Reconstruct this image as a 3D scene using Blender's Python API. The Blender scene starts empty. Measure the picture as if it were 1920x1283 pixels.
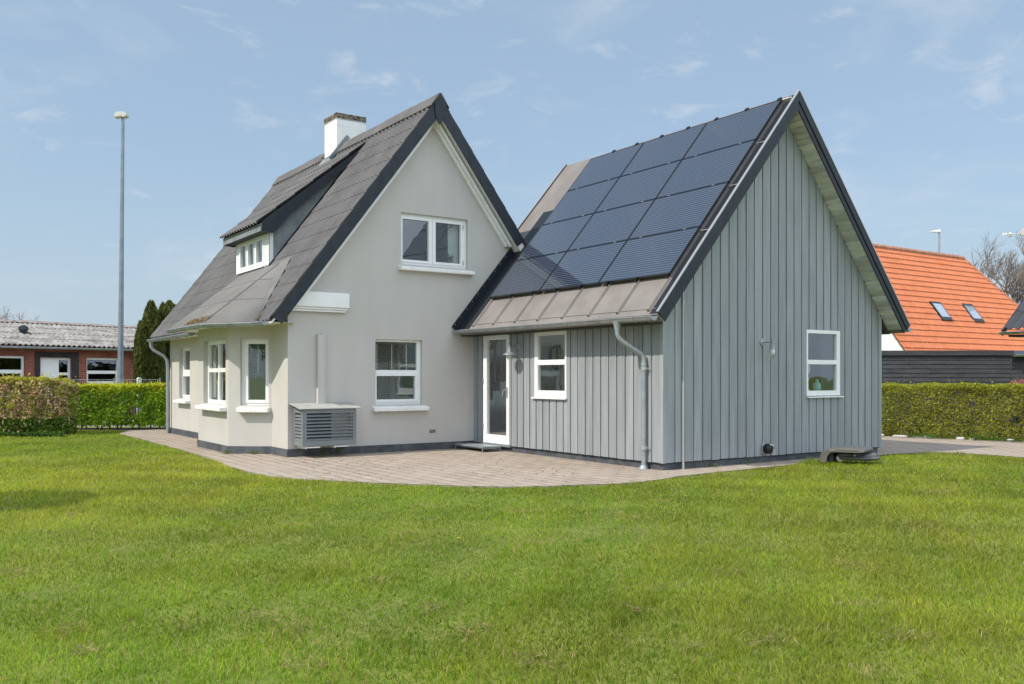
import bpy, bmesh, math, random
import numpy as np
from mathutils import Vector, noise as mnoise
random.seed(7); rng = np.random.default_rng(7)
scene = bpy.context.scene
COL = scene.collection
sin, cos, PI = math.sin, math.cos, math.pi

# ------------------------------------------------------------------ helpers
class MB:
    def __init__(s): s.v = []; s.f = []
    def poly(s, pts):
        b = len(s.v); s.v += [tuple(p) for p in pts]; s.f.append(tuple(range(b, b + len(pts))))
    def box(s, x0, x1, y0, y1, z0, z1):
        b = len(s.v)
        s.v += [(x0,y0,z0),(x1,y0,z0),(x1,y1,z0),(x0,y1,z0),(x0,y0,z1),(x1,y0,z1),(x1,y1,z1),(x0,y1,z1)]
        s.f += [tuple(b+i for i in q) for q in ((3,2,1,0),(4,5,6,7),(0,1,5,4),(1,2,6,5),(2,3,7,6),(3,0,4,7))]
    def obox(s, c, ax, ay, az):          # centre and three half vectors
        c, ax, ay, az = map(Vector, (c, ax, ay, az)); b = len(s.v)
        for k in (-1, 1):
            for i, j in ((-1,-1),(1,-1),(1,1),(-1,1)): s.v.append(tuple(c + ax*i + ay*j + az*k))
        s.f += [tuple(b+i for i in q) for q in ((3,2,1,0),(4,5,6,7),(0,1,5,4),(1,2,6,5),(2,3,7,6),(3,0,4,7))]
    def prism(s, pts, d):                # planar polygon moved along vector d
        d = Vector(d); b = len(s.v); n = len(pts)
        s.v += [tuple(p) for p in pts] + [tuple(Vector(p) + d) for p in pts]
        s.f.append(tuple(range(b+n-1, b-1, -1))); s.f.append(tuple(range(b+n, b+2*n)))
        for i in range(n):
            j = (i+1) % n; s.f.append((b+i, b+j, b+n+j, b+n+i))
    def tube(s, path, r, n=10, caps=True):
        path = [Vector(p) for p in path]; rs = r if isinstance(r, (list, tuple)) else [r]*len(path)
        b = len(s.v); up = None
        for i, p in enumerate(path):
            t = (path[min(i+1, len(path)-1)] - path[max(i-1, 0)]).normalized()
            if up is None: up = t.orthogonal().normalized()
            else:
                up = (up - t*up.dot(t)); up = up.normalized() if up.length > 1e-6 else t.orthogonal().normalized()
            w = t.cross(up)
            for k in range(n):
                a = 2*PI*k/n; s.v.append(tuple(p + (up*cos(a) + w*sin(a))*rs[i]))
        for i in range(len(path)-1):
            for k in range(n):
                k2 = (k+1) % n; s.f.append((b+i*n+k, b+i*n+k2, b+(i+1)*n+k2, b+(i+1)*n+k))
        if caps:
            s.f.append(tuple(b+k for k in range(n-1, -1, -1))); e = b+(len(path)-1)*n
            s.f.append(tuple(e+k for k in range(n)))
    def lathe(s, prof, c, n=20, axis=(0,0,1)):   # profile of (radius, height)
        A = Vector(axis).normalized(); U = A.orthogonal().normalized(); W = A.cross(U); c = Vector(c); b = len(s.v)
        for r, h in prof:
            for k in range(n):
                a = 2*PI*k/n; s.v.append(tuple(c + A*h + (U*cos(a) + W*sin(a))*r))
        for i in range(len(prof)-1):
            for k in range(n):
                k2 = (k+1) % n; s.f.append((b+i*n+k, b+i*n+k2, b+(i+1)*n+k2, b+(i+1)*n+k))
        s.f.append(tuple(b+k for k in range(n-1, -1, -1))); e = b+(len(prof)-1)*n
        s.f.append(tuple(e+k for k in range(n)))
    def parts(s):                         # the separate pieces of this builder, one builder each
        par = list(range(len(s.v)))
        def find(i):
            while par[i] != i: par[i] = par[par[i]]; i = par[i]
            return i
        for f in s.f:
            r = find(f[0])
            for i in f[1:]: par[find(i)] = r
        out = {}
        for f in s.f:
            k = find(f[0]); m, idx = out.setdefault(k, (MB(), {}))
            for i in f:
                if i not in idx: idx[i] = len(m.v); m.v.append(s.v[i])
            m.f.append(tuple(idx[i] for i in f))
        return [m for m, _ in out.values()]
    def build_each(s, name, mat, parent=None, **k): return [m.build(name, mat, parent, **k) for m in s.parts()]
    def build(s, name, mat, parent=None, smooth=False, bevel=0, seg=2):
        me = bpy.data.meshes.new(name); me.from_pydata(s.v, [], s.f)
        bm = bmesh.new(); bm.from_mesh(me)
        if smooth: bmesh.ops.remove_doubles(bm, verts=bm.verts, dist=1e-5)
        bmesh.ops.recalc_face_normals(bm, faces=bm.faces); bm.to_mesh(me); bm.free()
        if smooth:
            me.polygons.foreach_set('use_smooth', [True]*len(me.polygons))
            if smooth != 'all': me.set_sharp_from_angle(angle=math.radians(40))
        me.materials.append(mat); o = bpy.data.objects.new(name, me); COL.objects.link(o)
        if parent:
            o.parent = parent; w = Vector(parent.get('_w', (0,0,0)))
            me.transform(__import__('mathutils').Matrix.Translation(-w)); o['_w'] = tuple(w)
        if bevel:
            m = o.modifiers.new('bevel', 'BEVEL'); m.width = bevel; m.segments = seg; m.limit_method = 'ANGLE'
        return o

def tag(o, label=None, cat=None, group=None, kind=None):
    if label: o['label'] = label
    if cat: o['category'] = cat
    if group: o['group'] = group
    if kind: o['kind'] = kind
    return o
def thing(name, loc, label, cat, group=None):
    o = bpy.data.objects.new(name, None); o.empty_display_size = .2; COL.objects.link(o)
    o.location = loc; o['_w'] = tuple(loc)
    return tag(o, label, cat, group)
def copy_tree(o, parent=None):
    c = o.copy(); COL.objects.link(c); c.parent = parent
    for ch in list(o.children): copy_tree(ch, c)
    return c

class Frame:                              # a wall plane: s along the wall, z up, o outward
    def __init__(f, O, s, n): f.O = Vector(O); f.s = Vector(s).normalized(); f.n = Vector(n).normalized()
    def p(f, s, z, o=0): return f.O + f.s*s + f.n*o + Vector((0,0,z))
def clip(poly, a, b, c):                  # keep a*s + b*z <= c
    out = []
    for i in range(len(poly)):
        p, q = poly[i], poly[(i+1) % len(poly)]; dp = a*p[0]+b*p[1]-c; dq = a*q[0]+b*q[1]-c
        if dp <= 1e-9: out.append(p)
        if dp*dq < -1e-15 and abs(dp-dq) > 1e-12:
            t = dp/(dp-dq); out.append((p[0]+t*(q[0]-p[0]), p[1]+t*(q[1]-p[1])))
    return out
def plate(mb, F, poly, holes, o0, o1):    # convex outline, rectangular holes (s0,s1,z0,z1), from o0 (front) back to o1
    ss = sorted({min(p[0] for p in poly), max(p[0] for p in poly)} | {h[i] for h in holes for i in (0,1)})
    zs = sorted({min(p[1] for p in poly), max(p[1] for p in poly)} | {h[i] for h in holes for i in (2,3)})
    for i in range(len(ss)-1):
        for j in range(len(zs)-1):
            a, b, c, d = ss[i], ss[i+1], zs[j], zs[j+1]
            if any(h[0]-1e-9 <= a and b <= h[1]+1e-9 and h[2]-1e-9 <= c and d <= h[3]+1e-9 for h in holes): continue
            q = poly
            for cl in ((-1,0,-a),(1,0,b),(0,-1,-c),(0,1,d)):
                q = clip(q, *cl)
                if len(q) < 3: break
            if len(q) < 3: continue
            mb.poly([F.p(s, z, o0) for s, z in q]); mb.poly([F.p(s, z, o1) for s, z in reversed(q)])
    n = len(poly)
    for i in range(n):
        p, q = poly[i], poly[(i+1) % n]; mb.poly([F.p(*p, o0), F.p(*p, o1), F.p(*q, o1), F.p(*q, o0)])
    for a, b, c, d in holes:
        r = [(a,c),(b,c),(b,d),(a,d)]
        for i in range(4):
            p, q = r[i], r[(i+1) % 4]; mb.poly([F.p(*p, o0), F.p(*q, o0), F.p(*q, o1), F.p(*p, o1)])
def rect(a, b, c, d): return [(a,c),(b,c),(b,d),(a,d)]

# ------------------------------------------------------------------ materials
def newmat(name):
    m = bpy.data.materials.new(name); m.use_nodes = True; nt = m.node_tree
    b = nt.nodes['Principled BSDF']; return m, nt, b
def L(nt, a, b): nt.links.new(a, b)
def simple(name, c, rough=.6, metal=0, spec=.5):
    m, nt, b = newmat(name); b.inputs['Base Color'].default_value = (*c, 1); b.inputs['Roughness'].default_value = rough
    b.inputs['Metallic'].default_value = metal; b.inputs['Specular IOR Level'].default_value = spec; return m
def noisy(name, c1, c2, scale=4, rough=.8, bump=0, bscale=60, stretch=(1,1,1), metal=0, lo=.35, hi=.65, c3=None, s3=30, f3=.35, spec=.4, bdist=.01):
    m, nt, b = newmat(name); N = nt.nodes
    tc = N.new('ShaderNodeTexCoord'); mp = N.new('ShaderNodeMapping'); mp.inputs['Scale'].default_value = stretch
    L(nt, tc.outputs['Object'], mp.inputs['Vector'])
    n1 = N.new('ShaderNodeTexNoise'); n1.inputs['Scale'].default_value = scale; n1.inputs['Detail'].default_value = 6
    L(nt, mp.outputs[0], n1.inputs['Vector'])
    r = N.new('ShaderNodeMapRange'); r.inputs[1].default_value = lo; r.inputs[2].default_value = hi; L(nt, n1.outputs['Fac'], r.inputs[0])
    mx = N.new('ShaderNodeMix'); mx.data_type = 'RGBA'; mx.inputs['A'].default_value = (*c1,1); mx.inputs['B'].default_value = (*c2,1)
    L(nt, r.outputs[0], mx.inputs['Factor']); out = mx.outputs['Result']
    if c3:
        n3 = N.new('ShaderNodeTexNoise'); n3.inputs['Scale'].default_value = s3; n3.inputs['Detail'].default_value = 4; L(nt, mp.outputs[0], n3.inputs['Vector'])
        r3 = N.new('ShaderNodeMapRange'); r3.inputs[1].default_value = .5; r3.inputs[2].default_value = .75; r3.inputs[4].default_value = f3; L(nt, n3.outputs['Fac'], r3.inputs[0])
        m3 = N.new('ShaderNodeMix'); m3.data_type = 'RGBA'; m3.inputs['B'].default_value = (*c3,1)
        L(nt, out, m3.inputs['A']); L(nt, r3.outputs[0], m3.inputs['Factor']); out = m3.outputs['Result']
    L(nt, out, b.inputs['Base Color']); b.inputs['Roughness'].default_value = rough; b.inputs['Metallic'].default_value = metal
    b.inputs['Specular IOR Level'].default_value = spec
    if bump:
        n2 = N.new('ShaderNodeTexNoise'); n2.inputs['Scale'].default_value = bscale; n2.inputs['Detail'].default_value = 5; L(nt, mp.outputs[0], n2.inputs['Vector'])
        bp = N.new('ShaderNodeBump'); bp.inputs['Strength'].default_value = bump; bp.inputs['Distance'].default_value = bdist
        L(nt, n2.outputs['Fac'], bp.inputs['Height']); L(nt, bp.outputs[0], b.inputs['Normal'])
    return m
def brickmat(name, c1, c2, mortar, bw, bh, ms, swap=False, rough=.85, bump=.4, dirt=None, rot=0, offset=.5, dirtscale=2.5):
    m, nt, b = newmat(name); N = nt.nodes
    tc = N.new('ShaderNodeTexCoord'); mp = N.new('ShaderNodeMapping'); L(nt, tc.outputs['Object'], mp.inputs['Vector'])
    vec = mp.outputs[0]; mp.inputs['Rotation'].default_value = (0, 0, rot)
    if swap:                               # upright walls: use (x, z)
        sp = N.new('ShaderNodeSeparateXYZ'); cb = N.new('ShaderNodeCombineXYZ'); L(nt, vec, sp.inputs[0])
        L(nt, sp.outputs[0], cb.inputs[0]); L(nt, sp.outputs[2], cb.inputs[1]); vec = cb.outputs[0]
    br = N.new('ShaderNodeTexBrick'); br.inputs['Color1'].default_value = (*c1,1); br.inputs['Color2'].default_value = (*c2,1); br.inputs['Mortar'].default_value = (*mortar,1)
    br.inputs['Scale'].default_value = 1; br.inputs['Brick Width'].default_value = bw; br.inputs['Row Height'].default_value = bh; br.inputs['Mortar Size'].default_value = ms
    br.inputs['Mortar Smooth'].default_value = .2; br.offset = offset; L(nt, vec, br.inputs['Vector'])
    out = br.outputs['Color']
    nz = N.new('ShaderNodeTexNoise'); nz.inputs['Scale'].default_value = dirtscale; nz.inputs['Detail'].default_value = 7; L(nt, tc.outputs['Object'], nz.inputs['Vector'])
    if dirt:
        r = N.new('ShaderNodeMapRange'); r.inputs[1].default_value = .42; r.inputs[2].default_value = .72; r.inputs[4].default_value = .8; L(nt, nz.outputs['Fac'], r.inputs[0])
        mx = N.new('ShaderNodeMix'); mx.data_type = 'RGBA'; mx.inputs['B'].default_value = (*dirt,1); L(nt, out, mx.inputs['A']); L(nt, r.outputs[0], mx.inputs['Factor']); out = mx.outputs['Result']
    n2 = N.new('ShaderNodeTexNoise'); n2.inputs['Scale'].default_value = 90; n2.inputs['Detail'].default_value = 3; L(nt, tc.outputs['Object'], n2.inputs['Vector'])
    hs = N.new('ShaderNodeHueSaturation'); r2 = N.new('ShaderNodeMapRange'); r2.inputs[3].default_value = .75; r2.inputs[4].default_value = 1.25; L(nt, n2.outputs['Fac'], r2.inputs[0])
    L(nt, r2.outputs[0], hs.inputs['Value']); L(nt, out, hs.inputs['Color']); L(nt, hs.outputs[0], b.inputs['Base Color'])
    b.inputs['Roughness'].default_value = rough; b.inputs['Specular IOR Level'].default_value = .25
    bp = N.new('ShaderNodeBump'); bp.inputs['Strength'].default_value = bump; bp.inputs['Distance'].default_value = .006; bp.invert = True
    L(nt, br.outputs['Fac'], bp.inputs['Height']); L(nt, bp.outputs[0], b.inputs['Normal'])
    return m
def glassmat(name, tint=(.82,.88,.86), extra=.15):
    m, nt, b = newmat(name); N = nt.nodes; N.remove(b)
    tr = N.new('ShaderNodeBsdfTransparent'); tr.inputs[0].default_value = (*tint,1)
    gl = N.new('ShaderNodeBsdfGlossy'); gl.inputs['Roughness'].default_value = .012; gl.inputs['Color'].default_value = (.92,.95,1,1)
    lw = N.new('ShaderNodeLayerWeight'); lw.inputs[0].default_value = .5   # facing term: the same from both sides of a pane
    pw = N.new('ShaderNodeMath'); pw.operation = 'POWER'; pw.inputs[1].default_value = 4; L(nt, lw.outputs['Facing'], pw.inputs[0])
    ad = N.new('ShaderNodeMath'); ad.operation = 'MULTIPLY_ADD'; ad.inputs[1].default_value = .85; ad.inputs[2].default_value = extra; ad.use_clamp = True; L(nt, pw.outputs[0], ad.inputs[0])
    nz = N.new('ShaderNodeTexNoise'); nz.inputs['Scale'].default_value = 1.3; bp = N.new('ShaderNodeBump'); bp.inputs['Strength'].default_value = .05; bp.inputs['Distance'].default_value = .05
    L(nt, nz.outputs['Fac'], bp.inputs['Height']); L(nt, bp.outputs[0], gl.inputs['Normal'])
    ms = N.new('ShaderNodeMixShader'); L(nt, ad.outputs[0], ms.inputs[0]); L(nt, tr.outputs[0], ms.inputs[1]); L(nt, gl.outputs[0], ms.inputs[2])
    L(nt, ms.outputs[0], N['Material Output'].inputs[0]); return m
def leafmat(name, trans=.45, rough=.5):
    m, nt, b = newmat(name); N = nt.nodes
    at = N.new('ShaderNodeAttribute'); at.attribute_name = 'Col'
    L(nt, at.outputs['Color'], b.inputs['Base Color']); b.inputs['Roughness'].default_value = rough; b.inputs['Specular IOR Level'].default_value = .15
    tl = N.new('ShaderNodeBsdfTranslucent'); hs = N.new('ShaderNodeHueSaturation'); hs.inputs['Value'].default_value = 1.3; hs.inputs['Hue'].default_value = .49
    L(nt, at.outputs['Color'], hs.inputs['Color']); L(nt, hs.outputs[0], tl.inputs['Color'])
    ms = N.new('ShaderNodeMixShader'); ms.inputs[0].default_value = trans; L(nt, b.outputs[0], ms.inputs[1]); L(nt, tl.outputs[0], ms.inputs[2])
    L(nt, ms.outputs[0], N['Material Output'].inputs[0]); return m

M = {}
M['plaster'] = noisy('plaster', (.49,.47,.435), (.52,.50,.465), 1.3, .9, .25, 140, stretch=(1.4,1.4,.5), c3=(.44,.42,.385), s3=3.5, f3=.2, spec=.2, bdist=.004)
M['plinth'] = noisy('plinth_paint', (.05,.056,.065), (.10,.107,.115), 5, .75, .5, 50)
M['white'] = noisy('white_paint', (.78,.78,.77), (.83,.83,.82), 3, .45, .03, 60)
M['whitewash'] = noisy('white_masonry', (.76,.75,.73), (.84,.83,.81), 6, .8, .35, 35, c3=(.55,.53,.48), s3=14, f3=.35)
M['sill'] = noisy('white_sill', (.78,.77,.74), (.84,.83,.81), 5, .7, .25, 30, c3=(.50,.46,.38), s3=22, f3=.5)
M['black'] = noisy('black_paint', (.010,.014,.022), (.018,.024,.034), 6, .5, .12, 40, stretch=(1,1,1))
M['eternit'] = noisy('fibre_cement', (.105,.101,.100), (.14,.135,.132), 1.6, .85, .15, 120, c3=(.21,.19,.17), s3=9, f3=.4, spec=.25)
M['felt'] = noisy('roofing_felt', (.185,.168,.160), (.23,.21,.20), 2.0, .92, .4, 260, c3=(.27,.24,.22), s3=140, f3=.7, spec=.2, bdist=.004)
M['feltbay'] = noisy('granular_felt', (.155,.150,.145), (.195,.188,.18), 1.5, .92, .4, 260, c3=(.26,.245,.22), s3=110, f3=.6, spec=.2, bdist=.004)
M['moss'] = noisy('moss', (.22,.13,.05), (.30,.20,.09), 20, .95, .8, 60)
M['zinc'] = noisy('zinc', (.33,.35,.365), (.44,.46,.47), 5, .42, .05, 40, metal=.75)
M['zincpaint'] = noisy('galvanised_steel', (.27,.305,.33), (.35,.385,.41), 5, .45, .03, 40, metal=.35)
M['polesteel'] = noisy('pole_steel', (.20,.235,.27), (.26,.30,.33), 3, .4, .03, 40, metal=.4)
M['alu'] = simple('aluminium', (.46,.46,.46), .45, .6)
M['wood'] = noisy('grey_painted_wood', (.246,.262,.275), (.310,.329,.342), 3, .6, .25, 30, stretch=(6,6,.35), c3=(.24,.265,.27), s3=5, f3=.4, bdist=.003)
def islands(m, lo, hi):
    nt = m.node_tree; N = nt.nodes; b = N['Principled BSDF']; src = b.inputs['Base Color'].links[0].from_socket
    g = N.new('ShaderNodeNewGeometry'); r = N.new('ShaderNodeMapRange'); r.inputs[3].default_value = lo; r.inputs[4].default_value = hi; L(nt, g.outputs['Random Per Island'], r.inputs[0])
    h = N.new('ShaderNodeHueSaturation'); L(nt, r.outputs[0], h.inputs['Value']); L(nt, src, h.inputs['Color']); L(nt, h.outputs[0], b.inputs['Base Color'])
islands(M['wood'], .90, 1.09)
M['backing'] = simple('wall_paper', (.03,.033,.035), .9)
M['soffit'] = noisy('weathered_boards', (.60,.605,.595), (.72,.725,.715), 4, .8, .3, 25, stretch=(4,1,4), c3=(.42,.38,.30), s3=5, f3=.5)
islands(M['soffit'], .72, 1.15)
M['slate'] = noisy('slate_sheet', (.16,.18,.195), (.24,.26,.27), 3, .7, .2, 30, c3=(.32,.34,.34), s3=12, f3=.4)
M['glass'] = glassmat('window_glass')
M['dark'] = simple('dark_room', (.06,.06,.06), .9)
M['room'] = simple('room_paint', (.80,.86,.82), .85)
M['roomgreen'] = simple('green_room_paint', (.30,.42,.39), .85)
M['floorwood'] = noisy('floor_boards', (.30,.22,.15), (.38,.29,.2), 3, .5)
M['steel'] = noisy('grey_steel', (.30,.33,.34), (.38,.41,.42), 5, .4, metal=.5)
M['plastic'] = simple('black_plastic', (.008,.008,.009), .35)
M['mower'] = noisy('grey_plastic', (.095,.088,.080), (.12,.112,.102), 3, .38, .05, 80, c3=(.2,.19,.17), s3=30, f3=.3)
M['mower2'] = noisy('metallic_grey_plastic', (.105,.103,.105), (.13,.128,.13), 3, .3, metal=.2)
M['pale'] = simple('pale_grey_plastic', (.55,.54,.50), .5)
M['bulb'] = simple('frosted_glass', (.75,.73,.68), .25)
M['coverpaint'] = noisy('grey_cover_paint', (.165,.185,.195), (.20,.22,.228), 5, .5, .1, 40)
M['coverroof'] = noisy('grey_cover_roof', (.30,.295,.27), (.38,.37,.34), 8, .8, .3, 90, c3=(.5,.48,.43), s3=40, f3=.4)
M['brick'] = brickmat('red_brick', (.22,.055,.035), (.31,.085,.05), (.24,.18,.15), .24, .075, .009, swap=True, dirt=(.16,.05,.035))
M['darkbrick'] = brickmat('dark_brick', (.025,.022,.025), (.05,.042,.045), (.06,.055,.055), .24, .075, .009, swap=True)
M['bungroof'] = noisy('lichen_roof', (.20,.19,.18), (.33,.32,.30), 3.5, .9, .3, 60, c3=(.11,.085,.075), s3=2.3, f3=.9)
M['tile'] = noisy('orange_tile', (.50,.15,.06), (.56,.18,.075), 1.2, .6, .1, 60, c3=(.60,.24,.12), s3=4, f3=.6)
M['bungridge'] = noisy('grey_ridge', (.20,.15,.12), (.34,.29,.26), 6, .9, .3, 40)
M['tileridge'] = noisy('ridge_tile', (.34,.14,.085), (.50,.24,.16), 4, .8, .3, 40, c3=(.50,.36,.28), s3=12, f3=.7)
M['shed'] = noisy('tarred_boards', (.035,.036,.042), (.062,.062,.07), 3, .65, .3, 30, stretch=(.6,.6,6), c3=(.16,.16,.16), s3=16, f3=.5)
M['darkmetal'] = simple('dark_sheet', (.02,.025,.03), .38, .2)
M['flash'] = simple('black_flashing', (.013,.017,.024), .5, 0, .3)
M['bark'] = noisy('bark', (.10,.08,.065), (.17,.14,.115), 12, .9, .5, 40)
M['twig'] = noisy('grey_twigs', (.16,.135,.12), (.23,.20,.18), 6, .9)
M['stone'] = noisy('pale_stone', (.34,.33,.31), (.52,.51,.48), 8, .8, .4, 20)
M['leaf'] = leafmat('leaf')
M['grass'] = leafmat('grass_blade', .5, .45)
M['curtain'] = simple('curtain_cloth', (.55,.56,.53), .9)
M['brown'] = noisy('brown_wood', (.16,.105,.065), (.22,.15,.10), 6, .5)
M['slat'] = simple('blind_slats', (.23,.20,.155), .5)
M['teal'] = simple('teal_glaze', (.22,.48,.48), .25)
M['road'] = noisy('pale_road', (.40,.39,.37), (.48,.47,.45), 4, .95)
M['paving'] = brickmat('clinker_paving', (.405,.33,.265), (.33,.27,.215), (.13,.105,.085), .42, .21, .012, bump=.5, dirt=(.36,.305,.25), rot=PI/2, dirtscale=.9)
M['soil'] = noisy('lawn_soil', (.12,.16,.018), (.20,.22,.035), 1.1, .95, .6, 50, c3=(.16,.14,.06), s3=.7, f3=.5)
M['yellow'] = simple('yellow_petals', (.80,.62,.02), .6)
# solar cells: dark glass with fine light busbars along the panel
def cellmat():
    m, nt, b = newmat('solar_cells'); N = nt.nodes
    tc = N.new('ShaderNodeTexCoord'); sp = N.new('ShaderNodeSeparateXYZ'); L(nt, tc.outputs['Object'], sp.inputs[0])
    mu = N.new('ShaderNodeMath'); mu.operation = 'MULTIPLY'; mu.inputs[1].default_value = 1/.0525; L(nt, sp.outputs[0], mu.inputs[0])
    fr = N.new('ShaderNodeMath'); fr.operation = 'FRACT'; L(nt, mu.outputs[0], fr.inputs[0])
    lt = N.new('ShaderNodeMath'); lt.operation = 'LESS_THAN'; lt.inputs[1].default_value = .2; L(nt, fr.outputs[0], lt.inputs[0])
    mx = N.new('ShaderNodeMix'); mx.data_type = 'RGBA'; mx.inputs['A'].default_value = (.018,.028,.055,1); mx.inputs['B'].default_value = (.11,.118,.135,1); L(nt, lt.outputs[0], mx.inputs['Factor'])
    n = N.new('ShaderNodeTexNoise'); n.inputs['Scale'].default_value = 2; n.inputs['Detail'].default_value = 5; L(nt, tc.outputs['Object'], n.inputs['Vector'])
    r = N.new('ShaderNodeMapRange'); r.inputs[3].default_value = .02; r.inputs[4].default_value = .08; L(nt, n.outputs['Fac'], r.inputs[0]); L(nt, r.outputs[0], b.inputs['Roughness'])
    L(nt, mx.outputs['Result'], b.inputs['Base Color']); b.inputs['IOR'].default_value = 2.0; b.inputs['Specular IOR Level'].default_value = .6
    return m
M['cells'] = cellmat()
M['panelframe'] = simple('panel_frame', (.05,.055,.065), .35, .6)

def valleys(m, pitch, d, phase, col, amt, sharp=(.0, .9)):   # rib shade painted into the valleys of corrugated sheets, with some dirt
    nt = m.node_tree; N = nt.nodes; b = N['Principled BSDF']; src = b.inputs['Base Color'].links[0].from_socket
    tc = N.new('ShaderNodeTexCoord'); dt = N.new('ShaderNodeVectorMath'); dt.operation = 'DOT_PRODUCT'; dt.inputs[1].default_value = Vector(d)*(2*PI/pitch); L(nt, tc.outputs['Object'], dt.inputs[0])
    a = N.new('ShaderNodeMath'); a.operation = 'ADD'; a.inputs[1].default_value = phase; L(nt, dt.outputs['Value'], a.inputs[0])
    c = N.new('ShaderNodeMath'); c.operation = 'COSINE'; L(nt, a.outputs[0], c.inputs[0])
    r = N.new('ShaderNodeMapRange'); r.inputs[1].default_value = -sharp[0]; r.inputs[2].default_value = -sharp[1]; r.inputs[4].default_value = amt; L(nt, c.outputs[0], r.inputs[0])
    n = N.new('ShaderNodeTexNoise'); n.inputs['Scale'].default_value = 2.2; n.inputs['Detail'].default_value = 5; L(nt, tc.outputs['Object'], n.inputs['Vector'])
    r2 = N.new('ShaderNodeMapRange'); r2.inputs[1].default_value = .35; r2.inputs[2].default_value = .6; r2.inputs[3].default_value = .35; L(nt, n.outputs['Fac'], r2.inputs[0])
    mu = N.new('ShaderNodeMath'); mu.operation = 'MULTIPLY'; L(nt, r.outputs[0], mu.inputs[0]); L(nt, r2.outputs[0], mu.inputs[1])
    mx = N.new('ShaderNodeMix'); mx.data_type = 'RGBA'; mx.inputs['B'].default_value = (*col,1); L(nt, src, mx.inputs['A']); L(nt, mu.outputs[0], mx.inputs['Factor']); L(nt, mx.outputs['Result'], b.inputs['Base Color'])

# ------------------------------------------------------------------ camera, sun, sky
F_PX, HORIZ, TH = 1681.7, 706.0, 0.60043
CAM = Vector((-9.616, -9.974, 1.438))
cam = bpy.data.cameras.new('Camera'); co = bpy.data.objects.new('Camera', cam); COL.objects.link(co)
co.location = CAM; co.rotation_euler = (PI/2, 0, -TH); cam.lens = 36*F_PX/1920; cam.sensor_width = 36
cam.shift_y = (HORIZ-641.5)/1920; cam.clip_end = 5000; scene.camera = co
def ray(u, v):
    r = (u-960)/F_PX; return Vector((sin(TH)+r*cos(TH), cos(TH)-r*sin(TH), -(v-HORIZ)/F_PX))
def at(u, d, z=None, v=None):             # the point at forward distance d seen at column u
    p = CAM + ray(u, HORIZ if v is None else v)*d
    if z is not None: p.z = z
    return p
def onplane(u, v, n, d):
    n = Vector(n); R = ray(u, v); return CAM + R*((d - n.dot(CAM))/n.dot(R))

SUN = Vector((-1, .018, math.tan(math.radians(45.5)))).normalized()
sl = bpy.data.lights.new('Sun', 'SUN'); so = bpy.data.objects.new('Sun', sl); COL.objects.link(so)
sl.energy = 4.2; sl.angle = math.radians(.53); sl.color = (1, .93, .83)
so.rotation_euler = SUN.to_track_quat('Z', 'Y').to_euler(); so.location = (-20, 0, 20)
w = bpy.data.worlds.new('World'); scene.world = w; w.use_nodes = True; nt = w.node_tree; N = nt.nodes
bg = N['Background']; sky = N.new('ShaderNodeTexSky'); sky.sky_type = 'NISHITA'; sky.sun_disc = False
sky.sun_elevation = math.asin(SUN.z); sky.sun_rotation = math.atan2(SUN.x, SUN.y); sky.air_density = 1.0; sky.dust_density = 1.2; sky.ozone_density = 1.4
tc = N.new('ShaderNodeTexCoord'); mp = N.new('ShaderNodeMapping'); mp.inputs['Rotation'].default_value = (0, 0, .6); mp.inputs['Scale'].default_value = (1, 1, 2.6)
L(nt, tc.outputs['Generated'], mp.inputs['Vector'])
def cloud(scale, lo, hi, amt, loc):
    mp2 = N.new('ShaderNodeMapping'); mp2.inputs['Location'].default_value = loc; L(nt, mp.outputs[0], mp2.inputs['Vector'])
    n = N.new('ShaderNodeTexNoise'); n.inputs['Scale'].default_value = scale; n.inputs['Detail'].default_value = 9; n.inputs['Roughness'].default_value = .58; n.inputs['Distortion'].default_value = .5
    L(nt, mp2.outputs[0], n.inputs['Vector'])
    r = N.new('ShaderNodeMapRange'); r.interpolation_type = 'SMOOTHSTEP'; r.inputs[1].default_value = lo; r.inputs[2].default_value = hi; r.inputs[4].default_value = amt
    L(nt, n.outputs['Fac'], r.inputs[0]); return r.outputs[0]
c1 = cloud(5.5, .49, .80, .42, (3, 1, 0)); c2 = cloud(12, .55, .76, .48, (0, 5, 2))
ad = N.new('ShaderNodeMath'); ad.operation = 'ADD'; ad.use_clamp = True; L(nt, c1, ad.inputs[0]); L(nt, c2, ad.inputs[1])
hz = N.new('ShaderNodeMix'); hz.data_type = 'RGBA'; hz.inputs['Factor'].default_value = .62; hz.inputs['B'].default_value = (2.88, 3.90, 4.98, 1); L(nt, sky.outputs[0], hz.inputs['A'])
sz = N.new('ShaderNodeSeparateXYZ'); L(nt, tc.outputs['Generated'], sz.inputs[0])
hr = N.new('ShaderNodeMapRange'); hr.interpolation_type = 'SMOOTHSTEP'; hr.inputs[1].default_value = .26; hr.inputs[2].default_value = -.02; hr.inputs[4].default_value = .75; L(nt, sz.outputs[2], hr.inputs[0])
h2 = N.new('ShaderNodeMix'); h2.data_type = 'RGBA'; h2.inputs['B'].default_value = (3.3, 4.1, 4.75, 1); L(nt, hr.outputs[0], h2.inputs['Factor']); L(nt, hz.outputs['Result'], h2.inputs['A'])
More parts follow.
